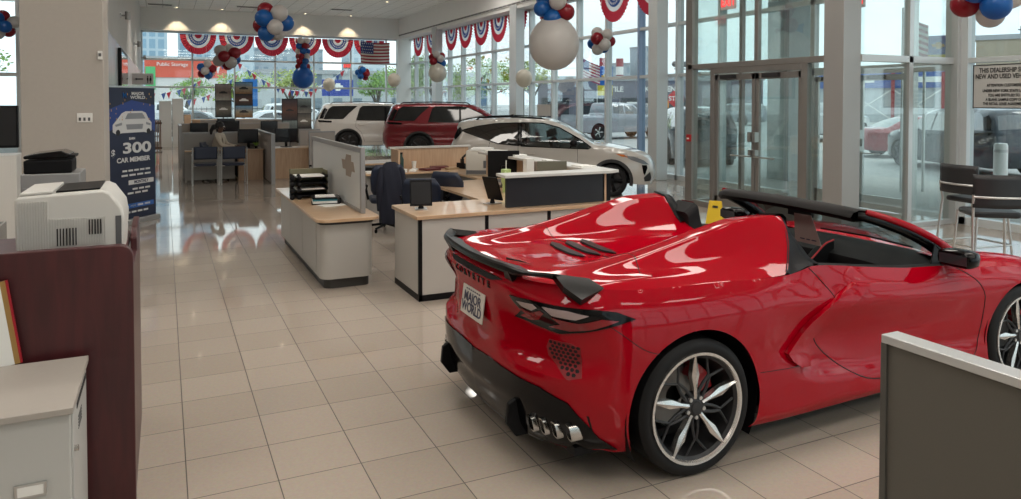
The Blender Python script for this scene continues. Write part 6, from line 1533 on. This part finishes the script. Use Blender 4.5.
# bollard
t = thing('bollard', 'pale cylindrical bollard outside the right window', 'bollard', (16.0, 9.57, GZ+.06)); MB().lathe([(0,0),(.13,0),(.13,1.0),(.11,1.05),(0,1.06)], n=24).build('post', m_white, t, smooth=40); MB().lathe([(.133,.86),(.133,.92)], n=24).build('bollard_band', m_steel, t)
p_sil = paint('silver_paint', (.30, .32, .35), .4); p_blk = paint('black_paint', (.02, .025, .035)); p_r = paint('red_paint', (.28, .01, .02)); p_gry = paint('grey_paint', (.12, .13, .14), .3); p_w2 = paint('white_paint', (.62, .63, .64)); p_bl = paint('blue_paint', (.04, .10, .25))
PICK = dict(x0=-1.15, x1=4.75, w=2.0, belt=1.22, r=.40, wb=3.65, zb=.38, round=.10, tumble=.30, crown=.03, clad=False,
    chain=[(-1.12,.42),(-1.18,.60),(-1.16,1.22),(-1.05,1.26),(.0,1.27),(.70,1.28),(.76,1.55),(.85,1.85),(1.1,1.89),(2.2,1.88),(2.45,1.80),(2.85,1.50),(3.1,1.30),(3.6,1.25),(4.4,1.18),(4.65,1.05),(4.74,.8),(4.72,.45)],
    wins=[[(.95,1.36),(1.0,1.76),(1.65,1.77),(1.65,1.33)], [(1.75,1.33),(1.75,1.77),(2.3,1.76),(2.8,1.38),(2.75,1.32)]], wing=[m_tint, m_tint],
    glass={'windscreen': (2.46, 1.80, 3.08, 1.32)}, gaps=[[(1.70,1.3),(1.70,.5)], [(.80,1.3),(.80,.5)], [(2.85,1.3),(2.85,.5)]], handles=[(1.0,1.15),(1.95,1.15)], mirror=(2.75,1.32), patches=[('tail_lamp', m_tail, [(-1.14,1.15),(-1.0,1.15),(-1.0,.85),(-1.14,.85)])], full=False)
SED = dict(x0=-1.0, x1=3.75, w=1.84, belt=.98, r=.33, wb=2.8, zb=.26, round=.12, tumble=.40, crown=.04,
    chain=[(-.95,.28),(-1.02,.5),(-.98,.85),(-.85,1.0),(-.35,1.06),(.15,1.30),(.6,1.42),(1.2,1.44),(1.6,1.38),(2.1,1.12),(2.4,.98),(3.0,.90),(3.5,.78),(3.72,.6),(3.75,.4),(3.7,.26)],
    wins=[[(.05,1.06),(.45,1.28),(.9,1.34),(.95,1.02)], [(1.02,1.02),(1.0,1.34),(1.5,1.32),(2.05,1.03)]], wing=[m_tint, m_tint], glass={'windscreen': (1.62, 1.37, 2.36, 1.0), 'rear_window': (-.3, 1.08, .35, 1.37)}, mirror=(1.9,1.0), patches=[('tail_lamp', m_tail, [(-.98,.88),(-.75,.92),(-.75,.78),(-1.0,.76)]), ('head_lamp', m_head, [(3.3,.75),(3.62,.68),(3.6,.6),(3.3,.68)])])
def oc_(P, p, label, x, y, rz, **k): return auto(label, var(P, paint=p, rails=None, **k), (x, y, GZ), R(rz), full=False, name='parked_car')
def place_car(P, p, label, px, py, Ydir, rz, **k): return oc_(P, p, label, px, py, rz, **k)
oc_(PICK, p_sil, 'silver crew-cab pickup parked outside behind the nose of the white crossover', 20.0, 32.9, 5)
oc_(TRAV, p_blk, 'dark SUV outside with its rear to the window, beyond the vestibule left post', 14.9, 17.9, 62)
oc_(TRAV, p_gry, 'grey SUV far outside, right of the silver pickup', 34.5, 49.0, 10)
oc_(TRAV, p_sil, 'silver SUV far outside with a visible red tail lamp', 43.5, 46.0, 100)
oc_(TRAV, p_blk, 'black SUV parked outside the right window behind the bollard', 20.2, 12.2, 65)
oc_(SED, p_r, 'red car parked outside behind the vestibule glass', 23.5, 18.0, -28)
oc_(PICK, p_w2, 'white pickup outside left of the red car', 29.5, 26.5, 20)
oc_(PICK, p_w2, 'white pickup outside farthest right above the black SUV', 33., 19.5, 15)
oc_(SED, p_gry, 'dark grey car outside right of the black SUV', 24.5, 9.8, 70)
oc_(SED, p_w2, 'white saloon in front of the far windows, centre', 4.6, 44.5, 12)
oc_(SED, p_gry, 'grey saloon in front of the far windows, left of the white saloon', .3, 46., 8)
oc_(TRAV, p_w2, 'white SUV in the car park behind the white saloon', 7.5, 55., 15)
oc_(PICK, p_w2, 'white pickup in the car park left of the white SUV', -1.5, 58., 5)
oc_(SED, p_sil, 'silver saloon in the car park near the white crossing fence', 13.5, 47., 20)
oc_(TRAV, p_bl, 'blue SUV in the car park beyond the right corner', 19.5, 56., 10)
oc_(SED, p_w2, 'white car glimpsed left of the beige pillar', -5.2, 26., 10)
# trees
m_leaf = [mat('spring_leaves_%d' % i, c, .7, var=.35, scale=3) for i, c in enumerate(((.30,.42,.08), (.20,.34,.07), (.40,.46,.14)))]
m_bark = mat('bark', (.08, .06, .045), .9, var=.3, scale=6)
_tree = {}
def tree(label, x, y, h, w, k, group='street trees'):
    key = k
    if key not in _tree:
        t = thing('tree', label, 'tree', (0, 0, 0), 0, group); rnd = random.Random(k+5)
        tr = MB().tube([(0,0,0),(.02,.0,.25),(.0,.02,.5),(.02,0,.75)], [.018,.015,.011,.006], 8)
        cl = []
        for i in range(9):
            a = rnd.uniform(0, 6.28); r = rnd.uniform(.1, .32); z = rnd.uniform(.45, .85); c = (r*cos(a), r*sin(a), z); cl.append((c, rnd.uniform(.13, .22))); tr.tube([(0,0,rnd.uniform(.3,.5)), (c[0]*.6, c[1]*.6, c[2]-.08), c], [.014,.008,.003], 5)
        tr.build('trunk', m_bark, t, smooth=60)
        lf = MB()
        for c, r in cl:
            for j in range(210):
                d = Vector((rnd.gauss(0, 1), rnd.gauss(0, 1), rnd.gauss(0, 1))).normalized()*r*rnd.uniform(.35, 1.)**.5; p = Vector(c)+Vector((d.x, d.y, d.z*.8)); s = rnd.uniform(.010, .022)
                u = Vector((rnd.gauss(0,1), rnd.gauss(0,1), rnd.gauss(0,1))).normalized(); v = u.cross(Vector((rnd.gauss(0,1), rnd.gauss(0,1), rnd.gauss(0,1)))).normalized()
                lf.add([p-u*s, p+v*s*.7, p+u*s, p-v*s*.7], [(0,1,2,3)])
        lf.build('foliage', m_leaf[k % 3], t); _tree[key] = t
    else: t = copy_tree(_tree[key])
    t['label'] = label; t.location = (x, y, GZ); t.scale = (w, w, h); t.rotation_euler = (0, 0, x*1.7); return t
tr = [(5.2,62,4.6,6,0,'yellow-green tree beyond the far windows, above the white saloon'),(1.6,64,4.0,5,1,'green tree beyond the far windows, left of centre'),(10.6,70,5.4,7,2,'bright tree beyond the far windows behind the balloon column'),(16.6,62,4.6,6,1,'green tree beyond the far windows left of the flag'),(21.5,70,5.6,7,0,'large tree beyond the far windows right of the flag'),
      (25.5,58,6.0,7,0,'yellow-green tree outside the right wall, nearest the far corner'),(21.5,61,6.2,7,1,'tall green tree outside the right wall behind the dark red SUV'),(30.5,60,6.2,8,2,'spreading bright tree outside the right wall'),(29,73,5.0,6,0,'tree outside the right wall behind the small pearl balloon'),(58,86,4.6,6,1,'low tree outside behind the giant balloon'),(-9.5,44,5.2,6,1,'green tree glimpsed left of the beige pillar'),(83,29,5,8,2,'low bright tree outside above the notice board')]
for x, y, h, w, k, lb in tr: tree(lb, x, y, h, w, k)
# buildings
def bmat(name, wall, win, w, h, ms, rz=0):
    return M_brick(name, win, tuple(c*1.15 for c in win), wall, w, h, ms, .6, bump=0, rot=(R(90), 0, rz))
def tower(label, x, y, w, d, h, m, rz=0, nm='building', extra=None):
    t = thing(nm, label, 'building', (x, y, GZ), R(rz)); MB().box(-w/2, -d/2, 0, w/2, d/2, h).build('wall', m, t); MB().box(-w/2-.15, -d/2-.15, h, w/2+.15, d/2+.15, h+.5).build('roof', mat('roof_grey', (.35,.36,.37), .8), t)
    return t
m_t1 = bmat('tower_blue', (.42,.50,.56), (.22,.33,.42), 2.2, 3.2, .35); m_t2 = bmat('tower_pale', (.52,.58,.62), (.36,.44,.50), 2.5, 3.4, .6); m_t3 = bmat('tower_grey', (.38,.42,.46), (.24,.30,.35), 3., 3.5, .8)
m_b1 = bmat('lowrise_grey', (.40,.42,.42), (.16,.20,.23), 2.4, 3.0, .7)
for a in (('pale blue glass tower at the left of the far skyline', -6.0, 230, 14, 14, 45, m_t1), ('second blue tower just right of the leftmost one', 8.5, 240, 9, 9, 42, m_t1), ('low pale tower behind the red-banded building', 20, 250, 12, 12, 28, m_t2),
          ('wide grey tower on the far skyline behind the balloon clusters', 38, 260, 22, 14, 19, m_t3), ('pale tower near the right end of the far skyline', 62, 250, 12, 12, 30, m_t2),
          ('stepped grey tower on the skyline left of the blue mullion', 146, 203, 7, 8, 19.5, m_t3), ('slim tower left of the stepped grey tower', 137, 205, 4, 6, 14, m_t3), ('low pale block on the skyline beyond the right windows', 158, 196, 14, 10, 9, m_t2)): tower(*a)
tower('long grey low building beyond the trees behind the far windows', 25, 95, 30, 12, 5.2, m_b1)
# red-banded storage building
t = tower('white building with a red band and a green door behind the far windows', 2.6, 107, 9.2, 14, 7.0, mat('storage_white', (.62,.60,.58), .7)); MB().box(-4.7, -7.12, 4.9, 4.7, -7.0, 7.4).build('red_band', mat('storage_orange_red', (.60, .09, .05), .6), t); MB().box(-4.6, -7.18, 3.4, -3.5, -7.05, 6.2).build('green_panel', mat('storage_green', (.10,.42,.16), .6), t)
textobj('building_text', 'Public Storage', m_paper, .62, frame((-1.6, -7.2, 6.5), (1, 0, 0), (0, 0, 1)), t, .02)
# tile shop
t = tower('purple-grey shop building with white TILE KITCHEN lettering across the street', 47, 65, 22, 12, 4.0, mat('shop_grey', (.17,.17,.21), .7), rz=-36)
ty = -6.05
for s_, xx in (('TILE', -3.0), ('KITCHEN &', 1.6)): textobj('building_text', s_, m_paper, .72, frame((xx, ty, 3.15), (1, 0, 0), (0, 0, 1)), t, .02, bold=.02)
for k in range(5): MB().box(-10.6+4*k, ty-.03, .4, -7.8+4*k, ty, 2.3).build('shop_window', mat('shop_window_dark', (.03,.04,.05), .1) if k == 0 else bpy.data.materials['shop_window_dark'], t)
MB().box(-2, ty-.06, .9, -.4, ty-.03, 1.9).build('shop_sign', m_paper, t); MB().box(1.3, ty-.06, 1.3, 2.1, ty-.03, 2.1).build('shop_sign', mat('orange_sign', (.75,.28,.03), .6), t)
for i, (x, y) in enumerate(((121, 190), (127, 190))):
    t = thing('chimney_stack', ['left red and white striped chimney on the skyline', 'right red and white striped chimney on the skyline'][i], 'chimney', (x, y, GZ)); 
    for k in range(6): MB().lathe([(1.2,2.5*k),(1.15,2.5*k+2.5)], n=16).build('striped_band', [m_paper, p_r][k % 2], t, smooth=40)
tower('brown brick roofline building with antennas behind the notice board', 88, 40, 26, 14, 8.2, mat('tan_brick', (.36,.30,.22), .8), rz=-60)
for i in range(5):
    t = thing('roof_antenna', 'thin roof antenna on the tan building beyond the right window', 'antenna', (80+3*i*.7, 46-4*i, 8.4), 0, 'antennas on the tan building'); MB().bar((0,0,-.1),(0,0,1.2+.3*(i%3)), .09).bar((-.5,0,.8),(.5,0,.8),.06).build('mast', m_dark, t)
# blue and red canopy shop row seen through the vestibule
t = tower('blue-fasciad shop row with red posts beyond the vestibule', 67, 45, 26, 8, 4.6, mat('shop_pale', (.50,.53,.55), .7), rz=-55)
MB().box(-13.1, -4.3, 3.2, 13.1, -4.0, 4.7).build('blue_fascia', mat('fascia_blue', (.05,.12,.36), .5), t)
for k in range(7): MB().box(-12.6+4*k, -4.6, 0, -12.3+4*k, -4.3, 4.6).build('red_post', p_r, t)
for k in range(6): MB().bar((-12.4+4*k, -4.45, .3), (-8.6+4*k, -4.45, 3.0), .05).bar((-8.6+4*k, -4.45, .3), (-12.4+4*k, -4.45, 3.0), .05).build('cross_brace', m_paper, t)
for a in (-9, -3.5, 2, 7.5): MB().box(a, -4.34, 3.7, a+3, -4.3, 4.2).build('fascia_sign', m_paper, t)
# vestibule canopy outside
struct('canopy', MB().box(11.3, 2.5, 4.7, 17.5, 14.5, 5.3), mat('canopy_blue_grey', (.20, .30, .38), .6))
for i, (x, y) in enumerate(((14.0, 13.5), (16.2, 6.2))):
    struct('canopy_post', MB().box(x-.35, y-.35, GZ, x+.35, y+.35, 4.7), mat('canopy_post_white', (.55,.57,.57), .5), bevel=.01)
# flags, signs
flag('stars and stripes flag on an outdoor pole right of the giant balloon', (21.8, 36.6, 3.3), 1.1, 1.1, R(-30), 3.4, tilt=-.5)
flag('stars and stripes flag on an outdoor pole seen through the vestibule glass', (14.1, 10.45, 2.95), .45, .8, R(-60), 3.0, tilt=-.3)
def banner_flag(label, x, y, z, w, h, rz):
    t = thing('banner_flag', label, 'flag', (x, y, z), R(rz)); mb_ = mat('flag_bright_blue', (.02,.14,.50), .6)
    MB().box(0,0,h*.35,w,.02,h).build('upper_cloth', mb_, t); MB().box(0,0,0,w,.02,h*.35).build('lower_cloth', mat('flag_yellow', (.75,.62,.03), .6), t); MB().bar((0,0,-z+GZ),(0,0,h+.1),.03).build('pole', m_steel, t)
    MB().prism([(w*.5+(a-.13)*w*1.6, h*.66+b*w*1.2) for a, b in bt], -.01, -.003, 'y').build('bow_tie_mark', mat('flag_gold', (.70,.45,.05), .5), t)
banner_flag('blue and yellow banner flag beside the outdoor stars and stripes', 22.9, 36.6, 2.2, .9, 1.7, -30)
banner_flag('blue banner flag with gold mark seen through the vestibule glass', 14.7, 10.4, 2.65, .5, .62, -58)
t = thing('stop_sign', 'red octagonal STOP sign outside near the vestibule left post', 'road sign', (20.3, 26.0, GZ)); Ms = frame((0, -.05, 2.1), Vector((cos(R(-40)), sin(R(-40)), 0)), (0, 0, 1))
MB().bar((0,0,0),(0,0,2.5),.04).build('sign_post', m_steel, t); MB().prism([(.36*cos(R(22.5+45*k)), .36*sin(R(22.5+45*k))) for k in range(8)], 0, .02, M=Ms).build('sign_face', mat('stop_red', (.60,.02,.03), .5), t); textobj('sign_text', 'STOP', m_paper, .27, Ms @ Matrix.Translation((0,0,.025)), t, .003, bold=.006)
t = thing('street_lamp', 'twin-headed street lamp outside above the stop sign', 'street lamp', (24.8, 31.4, GZ)); MB().bar((0,0,0),(0,0,4.0),.05).bar((-.35,0,3.7),(.35,0,3.7),.03).build('pole', m_dark, t)
for s in (-1, 1): MB().sphere((s*.35,0,3.95),.16,n=12,m=8).build('lamp_globe', m_grey, t)
t = thing('billboard', 'blue billboard with a gold and white mark beyond the far windows', 'billboard', (9.6, 45, GZ)); MB().box(-.95,-.04,2.3,.95,.04,3.3).build('board', mat('billboard_blue', (.03,.06,.30), .5), t); MB().bar((-.8,.06,0),(-.8,.06,3.2),.04).bar((.8,.06,0),(.8,.06,3.2),.04).build('posts', m_steel, t)
MB().prism([((a-.13)*2.4, 2.85+b*2.0) for a, b in bt], -.06, -.045, 'y').build('bow_tie_mark', m_paper, t)
t = thing('banner_sign', 'tall blue banner on a pole beyond the far windows, left', 'banner', (3.85, 42.3, GZ)); MB().box(0,-.02,1.7,.8,.02,3.2).build('cloth', mat('sign_blue', (.03,.16,.45), .5), t); MB().bar((0,0,0),(0,0,3.3),.03).build('pole', m_steel, t)
# pennant strings outside
def pennants(label, a, b, n):
    t = thing('pennant_string', label, 'pennants'); A, B = Vector(a), Vector(b)
    P = [A.lerp(B, i/n)-Vector((0, 0, .5*sin(pi*i/n))) for i in range(n+1)]; MB().tube(P, .008, 4).build('string', m_paper, t)
    d = (B-A).normalized()
    for i in range(n):
        p = (P[i]+P[i+1])/2; MB().add([p-d*.14, p+d*.14, p-Vector((0, 0, .34))], [(0,1,2)]).build('pennant', [m_bred, m_bwh, m_bbl][i % 3], t, solid=.004)
pennants('pennant string rising from the left in front of the red-banded building', (-.6, 40, 2.2), (3.2, 42, 4.2), 16); pennants('pennant string across the middle of the far windows', (3.6, 42, 4.0), (7.4, 41, 2.4), 16); pennants('lower pennant string behind the far windows on the left', (.6, 41, 1.9), (3.9, 43, 3.6), 14); pennants('pennant string beyond the right half of the far windows', (6.3, 43, 2.5), (9.6, 42, 3.9), 14)
# fence line beyond the car park
for i, (x0, y0, x1, y1) in enumerate(((-8, 66, 24, 66),)):
    t = thing('fence', 'dark railing fence at the far side of the car park', 'fence'); MB().box(x0, y0, GZ+.1, x1, y0+.04, GZ+.16).box(x0, y0, GZ+1.3, x1, y0+.04, GZ+1.36).build('rail', m_dark, t)
    for k in range(80): MB().box(x0+.4*k, y0, GZ, x0+.4*k+.03, y0+.03, GZ+1.5).build('picket', m_dark, t)
